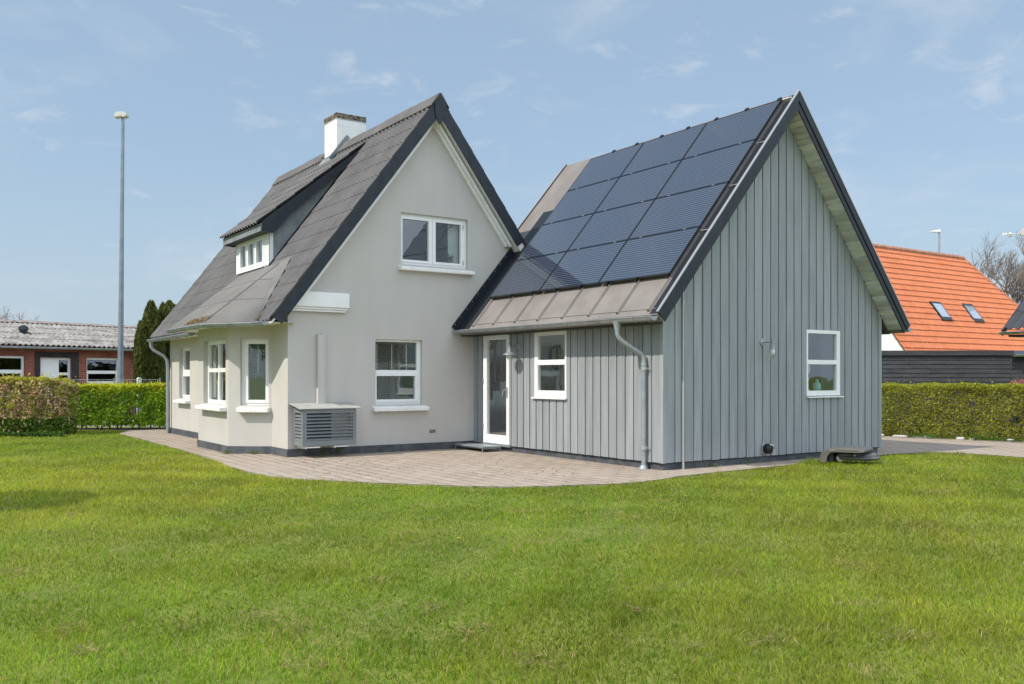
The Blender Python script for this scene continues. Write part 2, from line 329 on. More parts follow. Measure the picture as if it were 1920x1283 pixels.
# added bright patch of sky behind the camera, fill light for the shaded gables
vd = N.new('ShaderNodeVectorMath'); vd.operation = 'DOT_PRODUCT'; vd.inputs[1].default_value = Vector((.12, -.72, .68)).normalized(); L(nt, tc.outputs['Generated'], vd.inputs[0])
vr = N.new('ShaderNodeMapRange'); vr.interpolation_type = 'SMOOTHSTEP'; vr.inputs[1].default_value = .25; vr.inputs[2].default_value = .9; vr.inputs[4].default_value = 1; L(nt, vd.outputs['Value'], vr.inputs[0])
ci = N.new('ShaderNodeMix'); ci.data_type = 'RGBA'; ci.inputs['B'].default_value = (9.0, 10.3, 12.0, 1); L(nt, vr.outputs[0], ci.inputs['Factor']); L(nt, h2.outputs['Result'], ci.inputs['A'])
cm = N.new('ShaderNodeMix'); cm.data_type = 'RGBA'; cm.inputs['B'].default_value = (4.6, 5.0, 5.5, 1)
L(nt, ci.outputs['Result'], cm.inputs['A']); L(nt, ad.outputs[0], cm.inputs['Factor']); L(nt, cm.outputs['Result'], bg.inputs['Color'])
bg.inputs['Strength'].default_value = .15
scene.view_settings.view_transform = 'Standard'; scene.view_settings.look = 'None'; scene.view_settings.exposure = 0; scene.view_settings.gamma = 1
scene.cycles.max_bounces = 8; scene.cycles.transparent_max_bounces = 16

# ------------------------------------------------------------------ foliage makers (numpy)
def cards(name, P, A, B, colors, mat, parent=None, diamond=True):
    """one mesh of leaf-sized faces: centres P, half axes A (length) and B (width)"""
    n = len(P)
    if diamond: V = np.stack([P-A, P+B-A*.1, P+A, P-B-A*.1], 1)
    else: V = np.stack([P-A-B, P-A+B, P+A+B, P+A-B], 1)
    me = bpy.data.meshes.new(name); me.vertices.add(4*n); me.loops.add(4*n); me.polygons.add(n)
    w0 = np.array(parent['_w']) if parent else 0
    me.vertices.foreach_set('co', (V.reshape(-1,3)-w0).astype(np.float32).ravel())
    me.loops.foreach_set('vertex_index', np.arange(4*n, dtype=np.int32))
    me.polygons.foreach_set('loop_start', np.arange(0, 4*n, 4, dtype=np.int32))
    me.update(calc_edges=True)
    a = me.color_attributes.new('Col', 'FLOAT_COLOR', 'POINT')
    c = np.repeat(np.c_[np.clip(colors, 0, 1), np.ones(n)], 4, 0); a.data.foreach_set('color', c.astype(np.float32).ravel())
    me.materials.append(mat); o = bpy.data.objects.new(name, me); COL.objects.link(o)
    if parent: o.parent = parent; o['_w'] = parent['_w']
    return o
def unit(n):
    v = rng.normal(size=(n,3)); return v/np.linalg.norm(v, axis=1)[:,None]
def leafaxes(n, size, nrm=None, bias=0., asp=.55):
    d = unit(n) if nrm is None else nrm*bias + unit(n); d /= np.linalg.norm(d, axis=1)[:,None]
    t = np.cross(d, unit(n)); t /= np.linalg.norm(t, axis=1)[:,None]; b = np.cross(d, t)
    s = size*(.6+.8*rng.random(n))[:,None]; return t*s, b*s*asp
def wav(p, f, seed=0):                    # cheap smooth pattern in [-1,1]
    r = np.random.default_rng(seed); o = 0
    for k in range(5):
        d = r.normal(size=p.shape[1]); o = o + np.sin(p@(d*f*(.6+.35*k)) + r.random()*6.28)*(1/(1+.5*k))
    return o/2.6

# ------------------------------------------------------------------ ground
CURVE = [(-5.0,14.3),(-5.0,12),(-5.0,10.1),(-5.05,8),(-5.12,5.7),(-5.25,4.2),(-5.28,3.0),(-5.1,2.3),(-4.75,1.72),(-4.3,1.1),(-3.8,.49),(-3.4,.02),(-2.96,-.36),(-2.5,-.55),(-2.03,-.68),(-1.65,-.85),(-1.28,-.88),(-.85,-.82),(-.35,-.66),(.4,-.60),(1.23,-.55),(2.33,-.48),(3.4,-.24),(4.4,-.2),(5.7,-.24),(6.3,-.36),(6.7,-.55),(6.88,-.9),(6.9,-1.9),(7.0,-3.2),(7.3,-6)]
g = MB(); g.poly([(-3000,-3000,-.02),(3000,-3000,-.02),(3000,3000,-.02),(-3000,3000,-.02)])
tag(g.build('lawn', M['soil']), kind='structure')
pv = MB(); outer = [(14,-6),(11.9,-4),(10.45,1.0),(9.7,3.9),(8.5,8.5),(7.5,15),(2,16.0),(-3.2,15.6),(-4.6,15.4)]
poly = [(x,y,0) for x,y in CURVE+outer]; pv.poly(poly); pv.prism([(x,y,-.018) for x,y in CURVE+outer], (0,0,.012))
po = pv.build('patio', M['paving']); tag(po, kind='structure')
st = MB(); a_ = Vector((.825,-.565,0)); b_ = Vector((.565,.825,0)); c_ = at(0, 28.6, -.012)
st.poly([tuple(c_+a_*s+b_*t) for s, t in ((-30,-2.6),(20,-2.6),(20,1.6),(-30,1.6))]); tag(st.build('street', M['road']), kind='structure')
mb = MB(); mb.poly([tuple(at(u,d,-.006)) for u, d in ((-320,21.6),(120,21.5),(122,23.6),(330,23.9),(330,25.2),(-320,25.2))])
tag(mb.build('soil_bed', noisy('dark_earth', (.035,.026,.018), (.07,.055,.038), 8, .95, .6, 40)), kind='structure')
P2 = np.array([(x,y) for x,y in CURVE+outer])
def inpoly(x, y, P=P2):
    ins = np.zeros(len(x), bool); j = len(P)-1
    for i in range(len(P)):
        c = ((P[i,1] > y) != (P[j,1] > y)) & (x < (P[j,0]-P[i,0])*(y-P[i,1])/(P[j,1]-P[i,1]+1e-12)+P[i,0]); ins ^= c; j = i
    return ins
def lawn_grass(nn):
    ang = rng.uniform(-1.02, 1.02, nn) + 0; dmin, dmax = 1.5, 30.
    grid = np.linspace(dmin, dmax, 2000); pdf = grid*np.minimum(1, (6/grid)**1.25); cdf = np.cumsum(pdf); cdf /= cdf[-1]
    d = np.interp(rng.random(nn), cdf, grid); th = TH + ang
    x = CAM.x + d*np.sin(th); y = CAM.y + d*np.cos(th)
    edge = .035*wav(np.c_[x,y], 5, 21) + .05*wav(np.c_[x,y], 1.6, 22) + .02*rng.normal(size=len(x))
    ok = ~inpoly(x+edge, y+edge) & ~((x > -4.6) & (y > 5.6)) & (y < 15.9 + (-5-x)*.9) & (x < 14)
    x, y, d = x[ok], y[ok], d[ok]; n = len(x); q = np.c_[x, y]
    big = wav(q, .55, 1); mid = wav(q, 1.7, 2); fine = wav(q, 5.5, 3)
    h = (.029 + .010*mid + .012*fine + .007*big)*(.45+1.0*rng.random(n)); h *= 1 + .5*np.clip(wav(q, 7.5, 91)*2.2-.9, 0, 1); h = np.clip(h, .010, .10)
    tall = rng.random(n) < .006; h[tall] *= 1.9
    wd = np.where(d < 8, .0025, .0025*(d/8)**.9)*(.7+.6*rng.random(n)); wd = np.minimum(wd, .010)
    lean = rng.normal(size=(n,2))*.62 + np.c_[wav(q, 6, 61), wav(q, 6, 62)]*.45; az = rng.uniform(0, 2*PI, n)
    base = np.c_[x, y, np.full(n, -.019)]
    side = np.c_[np.cos(az), np.sin(az), np.zeros(n)]*wd[:,None]
    midp = base + np.c_[lean*h[:,None]*.35, h*.62]; tip = base + np.c_[lean*h[:,None], h]
    V = np.stack([base-side, base+side, midp+side*.8, midp-side*.8, tip], 1)
    # colour: fresh green, yellow green, straw
    t = np.clip(.37 + .42*big + .34*mid + .18*fine + .22*rng.normal(size=n), 0, 1)[:,None]
    c = np.array((.155,.275,.020))*(1-t) + np.array((.385,.405,.048))*t; c = c*np.clip(.98 + .22*wav(q*np.array((1,1.)), .8, 71) + .20*wav(q, 2.4, 72) + .14*wav(q, 7, 73), .4, 1.6)[:,None]
    dry = (rng.random(n) < np.clip(.05 + .13*np.maximum(0, wav(q, 1.1, 5)) + 1.2*np.maximum(0, wav(q, 3.1, 8)-.62), 0, .75))[:,None]
    c = np.where(dry, np.array((.46,.38,.16))*(.7+.5*rng.random((n,1))), c*(.55+.85*rng.random((n,1))))
    me = bpy.data.meshes.new('grass'); me.vertices.add(5*n); me.loops.add(7*n); me.polygons.add(2*n)
    me.vertices.foreach_set('co', V.reshape(-1,3).astype(np.float32).ravel())
    b = (np.arange(n)*5)[:,None]; idx = np.concatenate([b+np.array([[0,1,2,3]]), b+np.array([[3,2,4]])], 1)
    me.loops.foreach_set('vertex_index', idx.astype(np.int32).ravel())
    s0 = (np.arange(n)*7)[:,None]; me.polygons.foreach_set('loop_start', np.concatenate([s0, s0+4], 1).astype(np.int32).ravel())
    me.update(calc_edges=True)
    a = me.color_attributes.new('Col', 'FLOAT_COLOR', 'POINT')
    a.data.foreach_set('color', np.repeat(np.c_[c, np.ones(n)], 5, 0).astype(np.float32).ravel())
    me.materials.append(M['grass']); o = bpy.data.objects.new('grass', me); COL.objects.link(o)
    tag(o, 'short green lawn grass with yellowish worn patches', 'grass', kind='stuff')
lawn_grass(1320000)
TH_SPOTS = [(20,1075,.16),(478,1160,.10),(548,1182,.10),(600,1248,.14),(345,1178,.08),(170,1222,.10),(120,1182,.09),(820,1140,.12),(860,1192,.12),(905,1178,.08),(1195,1145,.10),(1290,1215,.10),(985,1222,.13),(1440,1205,.12),(1150,965,.14),(1375,1075,.14),(1700,1195,.12),(1010,1250,.10),(1600,1060,.16),(700,1090,.10)]
Ps = []
for u_, v_, r_s in TH_SPOTS:
    g_ = onplane(u_, v_, (0,0,1), 0); m_ = int(70*r_s/.1); Ps.append(np.array((g_.x,g_.y,0))+np.c_[rng.normal(size=(m_,2))*r_s*.75*(.5+rng.random((m_,1))), .004+.026*rng.random(m_)])
Ps = np.concatenate(Ps); a_t, b_t = leafaxes(len(Ps), .026, np.tile((0,0,1.),(len(Ps),1)), 1.6, .10)
tag(cards('dry_thatch', Ps, a_t, b_t, np.array((.36,.29,.13))*(.4+.9*rng.random((len(Ps),1))), M['grass']), 'small tufts of dry straw coloured thatch lying in the lawn', 'thatch', kind='stuff')

# ------------------------------------------------------------------ windows
def window(parent, F, outer, glasses, rec=.09, sashes=(), depth=.06, sill=None, sillmat=None, name='window', extra=None, label=None, panename='pane'):
    mb = MB(); a, b, c, d = outer; plate(mb, F, rect(a,b,c,d), glasses, -rec, -rec-depth)
    for s in sashes:                      # (outer rect, inner rect) a sash frame standing proud
        plate(mb, F, rect(*s[0]), [s[1]], -rec+.014, -rec+.0015)
    o = mb.build(name, M['white'], parent, bevel=.003, seg=1)
    if label: o['label'] = label
    for gl in glasses:
        p = MB(); ga, gb, gc, gd = gl; q = -rec-depth*.55
        p.poly([F.p(ga,gc,q), F.p(gb,gc,q), F.p(gb,gd,q), F.p(ga,gd,q)]); p.build(panename, M['glass'], o)
    if sill:
        sa, sb, z0, z1, out, drop = sill  # top slopes down outward
        p = MB(); p.prism([F.p(sa,z1,-rec+.004), F.p(sa,z1-drop,out), F.p(sa,z0,out), F.p(sa,z0-.0,.004), F.p(sa,z0+.001,-rec+.004)], F.s*(sb-sa))
        p.build('sill', sillmat or M['sill'], o, bevel=.016 if z1-z0 > .05 else .004, seg=3)
    return o

# ================================================================== MAIN HOUSE
D = 5.44; XL, XR = -3.894, 1.98; YB = 13.8; RX, RZ = -.956, 6.811; SL = 1.3202; EX, EZ = -4.288, 2.412
house = thing('house', (-1, D, 0), 'pale rendered house with steep dark corrugated roof and white chimney', 'house')
FG = Frame((0,D,0), (1,0,0), (0,-1,0)); FL = Frame((XL,0,0), (0,1,0), (-1,0,0))
def zroof(x): return RZ - SL*abs(x-RX)
gable = [(XL,.14),(XR,.14),(XR,zroof(XR)-.28),(RX,RZ-.28),(XL,zroof(XL)-.28)]
LW = (-2.183,-1.184,.90,2.145); UW = (-1.643,-.144,3.60,4.595)
mb = MB(); plate(mb, FG, gable, [LW, UW, (.22,1.0,.32,2.25)], 0, -.14)
mb.build('gable_wall', M['plaster'], house)
BX = -4.53; bC, bB, bA, bD = (XL,6.27), (BX,6.80), (BX,8.84), (XL,9.37)
FW1 = (11.93,12.90,.90,2.14)
mb = MB(); plate(mb, FL, rect(D+.1405, bC[1], .14, 2.75), [], 0, -.14); plate(mb, FL, rect(bD[1], YB-.1405, .14, 2.75), [FW1], 0, -.14)
FBa = Frame((BX,0,0), (0,1,0), (-1,0,0)); BW = (6.99,8.47,.90,2.145)
plate(mb, FBa, rect(bB[1], bA[1], .14, 2.5), [BW], 0, -.12)
dn = Vector((bC[0]-bB[0], bC[1]-bB[1], 0)); flen = dn.length
FBn = Frame((bB[0],bB[1],0), dn, (dn.y, -dn.x, 0)); SW = (flen*.27, flen*.93, .90, 2.145)
df = Vector((bA[0]-bD[0], bA[1]-bD[1], 0)); FBf = Frame((bD[0],bD[1],0), df, (df.y, -df.x, 0)); SWf = (flen*.07, flen*.73, .90, 2.145)
plate(mb, FBn, rect(0, flen, .14, 2.5), [SW], 0, -.12); plate(mb, FBf, rect(0, flen, .14, 2.5), [SWf], 0, -.12)
mb.build('side_wall', M['plaster'], house)
mb = MB(); FRt = Frame((XR,0,0), (0,1,0), (1,0,0)); plate(mb, FRt, rect(D+.1405, YB-.1405, 0, 2.75), [(6.3,8.3,.7,2.3)], 0, -.14)
FBk = Frame((0,YB,0), (1,0,0), (0,1,0)); plate(mb, FBk, gable, [], 0, -.14); mb.build('rear_wall', M['plaster'], house)
# plinth, a step proud of the render
mb = MB()
def plinth(F, a, b, o=.02, z=.14): plate(mb, F, rect(a, b, -.02, z), [], o, -.10)
plinth(FG, XL-.02, -.001); plinth(FL, D+.1005, bC[1]); plinth(FL, bD[1], YB); plinth(FBa, bB[1]-.01, bA[1]+.01, .022); plinth(FBn, -.0, flen, .018); plinth(FBf, 0, flen, .018)
mb.build('plinth', M['plinth'], house)
# interior: floor, ceiling and a partition so the rooms read as rooms
mb = MB(); mb.box(XL+.15, XR-.15, D+.15, YB-.15, .02, .10); mb.box(XL+.15, XR-.15, D+.15, YB-.15, 2.62, 2.72); mb.box(XL+.16, XR-.16, D+3.2, D+3.25, .1, 2.6); mb.box(-.3, -.25, D+.16, D+3.2, .1, 2.6)
mb.box(-2.7, .9, D+3.4, D+3.45, 2.8, 5.3)
mb.build('room', M['room'], house)
# windows
window(house, FG, LW, [(-2.165,-1.262,1.56,2.098),(-2.128,-1.303,.998,1.447)], .075, sashes=[((-2.176,-1.25,.945,1.50),(-2.128,-1.303,.998,1.447))],
       sill=(-2.262,-1.085,.775,.885,.13,.03), label='two part window with a blind in its upper pane')
u = window(house, FG, UW, [(-1.582,-1.006,3.70,4.487),(-.85,-.272,3.70,4.487)], .07, sashes=[((-1.628,-.945,3.65,4.535),(-1.582,-1.006,3.70,4.487)),((-.915,-.225,3.65,4.535),(-.85,-.272,3.70,4.487))],
       sill=(-1.70,-.04,3.475,3.575,.12,.03), label='two light window high in the gable')
mb = MB()
for s in (-1.634, -.222):
    for z in (3.72, 4.44): mb.obox(FG.p(s, z, -.052), (.008,0,0), (0,.008,0), (0,0,.045))
mb.build_each('hinge', M['steel'], u)
window(house, FL, FW1, [(12.02,12.84,1.60,2.06),(12.02,12.84,.985,1.44)], .09, sashes=[((11.985,12.875,.95,1.475),(12.02,12.84,.985,1.44))], sill=(11.86,12.98,.79,.885,.14,.03))
window(house, FBa, BW, [(7.06,7.69,1.60,2.07),(7.77,8.40,1.60,2.07),(7.06,7.69,.975,1.52),(7.77,8.40,.975,1.52)], .09, sill=(6.90,8.56,.78,.885,.15,.03), label='four pane window of the bay')
def tall(F, r): 
    a, b, c, d = r; w = b-a
    return window(house, F, r, [(a+w*.22,b-w*.16,c+.10,d-.10)], .085, sashes=[((a+w*.1,b-w*.05,c+.04,d-.04),(a+w*.22,b-w*.16,c+.10,d-.10))], sill=(a-.03,b+.03,.77,.885,.13,.03), label='narrow single pane window of the bay')
tall(FBn, SW); tall(FBf, SWf)
window(house, FRt, (6.3,8.3,.7,2.3), [(6.38,7.27,.78,2.22),(7.33,8.22,.78,2.22)], .09)  # window out of view, added to light the stair hall
# roof: deck with white lined overhang, corrugated sheets, ridge cap
YF, YR = D-.30, YB+.22
mb = MB()
for sg in (-1, 1):
    xe = RX + sg*(RX-EX)
    xk = RX + sg*(RX-XL-.02)
    p = [(RX,YF+.028,RZ-.03),(xe,YF+.028,EZ-.03),(xe,YF+.028,EZ-.05),(xk,YF+.028,zroof(xk)-.24),(RX,YF+.028,RZ-.25)]
    mb.prism(p, (0,YR-YF-.04,0))
mb.build_each('roof_deck', M['white'], house)
def corrugate(mb, O, a, u, La, rows, rl, pitch, amp, step, lastlen=None, smax=None, per=6, phase=0.):
    O, a, u = Vector(O), Vector(a).normalized(), Vector(u).normalized(); n = a.cross(u)
    if n.z < 0: n = -n
    ns = int(La/pitch*per); ss = [La*i/ns for i in range(ns+1)]
    for k in range(rows):
        l = lastlen if (lastlen and k == rows-1) else rl
        lev = [(k*rl-.012, step-.016), (k*rl-.012, step), (k*rl+l*.5, step*.5), (k*rl+l, 0)]
        b = len(mb.v)
        for t, h in lev:
            for s in ss:
                sc = min(s, smax(t)) if smax else s
                mb.v.append(tuple(O + a*sc + u*t + n*(h + amp*cos(2*PI*sc/pitch + phase))))
        m = ns+1
        for r in range(3):
            for i in range(ns):
                if smax and ss[i] > smax(lev[r][0]) and ss[i] > smax(lev[r+1][0]): continue
                mb.f.append((b+r*m+i, b+r*m+i+1, b+(r+1)*m+i+1, b+(r+1)*m+i))
ang = math.atan(SL); UPL = Vector((cos(ang),0,sin(ang))); UPR = Vector((-cos(ang),0,sin(ang))); slopelen = (RX-EX)/cos(ang)
M['sheets'] = noisy('fibre_cement_sheets', (.105,.101,.102), (.140,.135,.135), 1.6, .85, .15, 120, c3=(.165,.158,.152), s3=9, f3=.4, spec=.25)
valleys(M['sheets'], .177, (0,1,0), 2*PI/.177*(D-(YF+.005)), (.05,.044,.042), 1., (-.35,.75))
rl = .435; nr = int(slopelen/rl)+1
mb = MB(); NL = Vector((-sin(ang),0,cos(ang)))
corrugate(mb, Vector((EX,YF+.005,EZ))+NL*.016, (0,1,0), UPL, YR-YF, nr, rl, .177, .031, .013, slopelen-(nr-1)*rl)
for k in range(nr):
    for i in range(0, int((YR-YF)/.177), 2):
        if random.random() < .8:
            c = Vector((EX,YF+.005+.177*(i+.0),EZ))+NL*.056+UPL*(k*rl+.09); mb.obox(c, UPL*.007, (0,.007,0), NL*.004)
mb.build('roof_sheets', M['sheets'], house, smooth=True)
mb = MB(); corrugate(mb, Vector((2*RX-EX,YF+.005,EZ))+Vector((sin(ang),0,cos(ang)))*.016, (0,1,0), UPR, YR-YF, nr, rl, .177, .024, .014, slopelen-(nr-1)*rl, per=4)
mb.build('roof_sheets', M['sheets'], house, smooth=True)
mb = MB(); seg = 1.12; k = 0; y = YF-.02
while y < YR:
    y2 = min(y+seg+.05, YR+.02); up = .008*(k % 2)
    for sg in (-1, 1):
        q = [(RX,0,RZ+.115+up),(RX+sg*.03,0,RZ+.105+up),(RX+sg*.20,0,RZ-.20*SL+.125+up),(RX+sg*.20,0,RZ-.20*SL+.105+up),(RX,0,RZ+.09+up)]
        mb.prism([(a,y,c) for a,_,c in q], (0,y2-y,0))
    y += seg; k += 1
mb.build('ridge_cap', M['eternit'], house)
# barge boards (black) with the pointed board at the peak, white trim under them
mb = MB(); pt = .182; nx, nz = sin(ang)*pt, cos(ang)*pt
def barge(mb, y, x_end, t0, t1, th, sg):  # band between perpendicular offsets t0..t1 below the roof line
    s_, c_ = sin(ang), cos(ang); ax, az = RX, RZ+.045/c_
    L0 = abs(x_end-RX)/c_
    a0 = (ax, az - t0/c_); a1 = (ax, az - t1/c_)
    e0 = (ax + sg*L0*c_ - sg*t0*s_, az - L0*s_ - t0*c_); e1 = (ax + sg*L0*c_ - sg*t1*s_, az - L0*s_ - t1*c_)
    mb.prism([(a0[0],y,a0[1]),(e0[0],y,e0[1]),(e1[0],y,e1[1]),(a1[0],y,a1[1])], (0,th,0))
barge(mb, YF, EX, 0, .225, .026, -1); barge(mb, YF, 1.05, 0, .225, .026, 1)
barge(mb, YR-.02, EX, 0, .225, .026, -1); barge(mb, YR-.02, 2*RX-EX, 0, .225, .026, 1)
mb.build_each('barge_board', M['black'], house, bevel=.004, seg=1)
mb = MB(); z0 = RZ+.075
mb.prism([(RX+x,YF-.028,z0+z) for x, z in ((0,0),(-.125,-.165),(-.115,-.30),(-.085,-.47),(-.05,-.54),(-.012,-.575),(.035,-.53),(.075,-.44),(.11,-.26),(.135,-.18))], (0,.024,0))
mb.build('peak_board', M['black'], house, bevel=.004, seg=1)
mb = MB(); barge(mb, D-.075, -3.90, .22, .325, .074, -1); barge(mb, D-.075, 1.00, .22, .325, .074, 1)
barge(mb, D-.16, 1.02, .24, .285, .08, 1)
mb.build_each('verge_trim', M['white'], house, bevel=.003, seg=1)
mb = MB()
for za, zb, xr, out in ((2.69,2.957,-2.767,.13),(2.648,2.688,-2.79,.10),(2.609,2.646,-2.82,.075)):
    q = clip(rect(-4.06, xr, za, zb), -SL, 1, RZ - SL*RX - .20)
    mb.prism([FG.p(s, z, .001) for s, z in q], (0,-out,0))
mb.build_each('cornice', M['white'], house, bevel=.006)
# bay roof in granular felt
up = Vector((-.0,0,.055))
Pm = lambda x, y, o=.088: Vector((x, y, zroof(x)+o))
A_ = Pm(-3.246,6.853,.04); G_ = Pm(-3.357,6.731); H_ = Pm(-3.716,6.364); I_ = Pm(-4.028,6.10); J_ = Vector((-4.33,5.74,2.44))
T_ = Pm(-3.40,7.25,.095); B_ = Pm(-3.345,7.95,.05); C_ = Pm(-3.40,9.70,.07)
k1 = Vector((-4.42,5.68,2.42)); k2 = Vector((-5.045,6.61,2.415)); k3 = Vector((-5.045,9.04,2.415)); k4 = Pm(-4.2,10.4)
mb = MB()
def sub(tri, n=1): mb.poly(tri)
for t in ((T_,A_,G_),(T_,G_,H_),(T_,H_,I_),(T_,I_,J_),(T_,J_,k1),(T_,k1,k2)): mb.poly(t)
for t in ((T_,k2,k3),(T_,k3,C_),(T_,C_,B_),(T_,B_,A_),(C_,k3,k4)): mb.poly(t)
dz = Vector((0,0,-.03))
for p, q in ((J_,k1),(k1,k2),(k2,k3),(k3,k4)): mb.poly((p,q,q+dz,p+dz))
br = mb.build('bay_roof', M['feltbay'], house, smooth='all')
mb = MB()
for p, q in ((k2,T_),):                   # lapped seam on the hip
    d_ = (q-p); s_ = Vector((d_.y,-d_.x,0)).normalized()*.02
    mb.poly((p+s_+Vector((0,0,.006)), p-s_*.2+Vector((0,0,.012)), q-s_*.2+Vector((0,0,.012)), q+s_+Vector((0,0,.006))))
for f in (.36, .70):
    p = k1.lerp(T_, f); q = k2.lerp(T_, f); mb.tube([p+Vector((0,0,.004)), q+Vector((0,0,.004))], .005, 4)
    p = k2.lerp(T_, f); q = k3.lerp(C_, f); mb.tube([p+Vector((0,0,.004)), q+Vector((0,0,.004))], .005, 4)
mb.build('seam', M['eternit'], br)
n = 520; f = rng.random(n); e = np.abs(rng.normal(size=n))*.10
base = np.where((rng.random(n) < .86)[:,None], np.array(k2)+(np.array(k3)-np.array(k2))*(f*.55)[:,None], np.array(J_)+(np.array(k1)-np.array(J_))*f[:,None])
base = base + np.c_[e*.82, np.zeros(n), e*.66+.012]; a, b = leafaxes(n, .016)
cards('leaves', base, a, b, np.array((.27,.19,.09))*(.6+.8*rng.random((n,1))), M['leaf'], br)  # brown moss specks above the gutter, built as leaf cards
# underside and bay soffit
mb = MB(); mb.poly([(XL+.1,5.3,2.39),(-4.38,5.3,2.39),(-4.42,5.69,2.39),(-5.03,6.62,2.39),(-5.03,9.04,2.39),(-4.30,10.3,2.39),(XL+.1,10.3,2.39)])
mb.poly([(XL,10.3,2.36),(-4.28,10.3,2.36),(-4.28,YR-.02,2.36),(XL,YR-.02,2.36)]); mb.build_each('soffit', M['whitewash'], house)
# dormer
DX, DE, DZ, DS = -3.34, -3.55, 4.54, .82; dy0, dy1 = 7.98, 10.20; ey0, ey1 = 7.83, 10.37
dorm = thing('dormer', (DX, dy0, 3.6), None, None); dorm.parent = house; dorm.location = Vector((DX,dy0,3.6))-Vector(house.location); dorm['label'] = 'white fronted dormer with three narrow panes'
FD = Frame((DX,0,0), (0,1,0), (-1,0,0)); DW = (8.24,9.92,3.72,4.39)
mb = MB(); plate(mb, FD, rect(dy0, dy1, 3.55, DZ-.02), [DW], 0, -.08); mb.build('front_wall', M['white'], dorm)
gl = [(8.36,8.74,3.83,4.29),(8.90,9.27,3.83,4.29),(9.43,9.80,3.83,4.29)]
mb = MB(); plate(mb, FD, rect(*DW), gl, .012, -.05)
for g_ in gl: plate(mb, FD, rect(g_[0]-.05,g_[1]+.05,g_[2]-.05,g_[3]+.05), [g_], .024, .013)
mb.obox(FD.p((DW[0]+DW[1])/2, 3.72, .03), FD.s*.86, FD.n*.03, (0,0,.016)); mb.build('window', M['white'], dorm)
mb = MB()
for g_ in gl: mb.poly([FD.p(g_[0],g_[2],-.02),FD.p(g_[1],g_[2],-.02),FD.p(g_[1],g_[3],-.02),FD.p(g_[0],g_[3],-.02)])
mb.build_each('pane', M['glass'], dorm)
mb = MB(); mb.box(DX+.35, DX+.4, dy0+.05, dy1-.05, 3.5, 4.6); mb.build('blind', M['curtain'], dorm)
def dz_(x): return DZ + DS*(x-DE)
xm = (DZ-DS*DE-(RZ-SL*RX))/(SL-DS)
mb = MB()
for y in (dy0+.001, dy1-.031): mb.prism([(DX+.0,y,3.56),(DX+.0,y,dz_(DX)-.06),(xm,y,dz_(xm)-.06),(xm-.1,y,dz_(xm)-.3)], (0,.03,0))
mb.build_each('cheek', M['slate'], dorm)
mb = MB(); d_ = Vector((1,0,SL)).normalized()
mb.obox(Vector((DX+.80,dy0-.045,zroof(DX+.80)+.055)), d_*1.62, (0,.045,0), Vector((-d_.z,0,d_.x))*.02); mb.build('apron_flashing', M['flash'], dorm)
mb = MB(); da = math.atan(DS); ud = Vector((cos(da),0,sin(da))); nd = Vector((-sin(da),0,cos(da))); dl = (xm-DE)/cos(da)+.05
corrugate(mb, Vector((DE,ey0,DZ))+nd*.05-ud*.06, (0,1,0), ud, ey1-ey0, 6, .52, .177, .028, .018, dl+.06-5*.52, per=8)
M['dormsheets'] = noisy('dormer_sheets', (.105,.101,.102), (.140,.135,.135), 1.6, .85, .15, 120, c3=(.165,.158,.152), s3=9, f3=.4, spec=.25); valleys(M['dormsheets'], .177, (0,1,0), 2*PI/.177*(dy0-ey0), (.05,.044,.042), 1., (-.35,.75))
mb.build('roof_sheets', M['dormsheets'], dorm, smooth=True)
mb = MB()
for y in (ey0, ey1-.026):
    mb.prism([(DE-.005,y,DZ+.035),(xm,y,dz_(xm)+.035),(xm-.15,y,dz_(xm)-.24),(DX+.40,y,dz_(DX+.40)-.24),(DX+.22,y,dz_(DX+.22)-.34),(DX+.02,y,DZ-.18),(DE-.005,y,DZ-.16)], (0,.026,0))
mb.box(DE+.02, DX, ey0+.03, ey1-.03, DZ-.155, DZ-.14); mb.build('barge_board', M['black'], dorm)
mb = MB(); mb.box(DE-.022, DE-.002, ey0+.0, ey1-.0, DZ-.16, DZ-.005); mb.build('fascia', M['slate'], dorm)
# chimney
chim = MB(); chim.box(-1.15, -.41, 9.65, 10.37, 5.6, 7.475); chim = chim.build('chimney', M['whitewash'], house, bevel=.008)
M['cap'] = noisy('sooty_brick', (.055,.042,.034), (.22,.175,.13), 14, .9, .6, 30, lo=.42, hi=.58)
mb = MB(); mb.box(-1.165, -.395, 9.635, 10.385, 7.495, 7.615); mb.build('chimney_cap', M['cap'], chim, bevel=.01)
mb = MB(); mb.box(-1.158, -.402, 9.642, 10.378, 7.474, 7.496); mb.build('cap_course', M['stone'], chim)
mb = MB(); c = Vector((-1.03,9.60,zroof(-1.03)+.10))
mb.obox(Vector((-1.10,9.61,zroof(-1.10)+.17)), UPL*.36, (0,.03,0), NL*.05); mb.obox(Vector((-1.24,10.0,zroof(-1.24)+.09)), UPL*.14, (0,.42,0), NL*.02)
mb.obox(Vector((-1.05,10.42,zroof(-1.05)+.15)), UPL*.2, (0,.03,0), NL*.05)
mb.build('lead_flashing', M['slate'], chim)
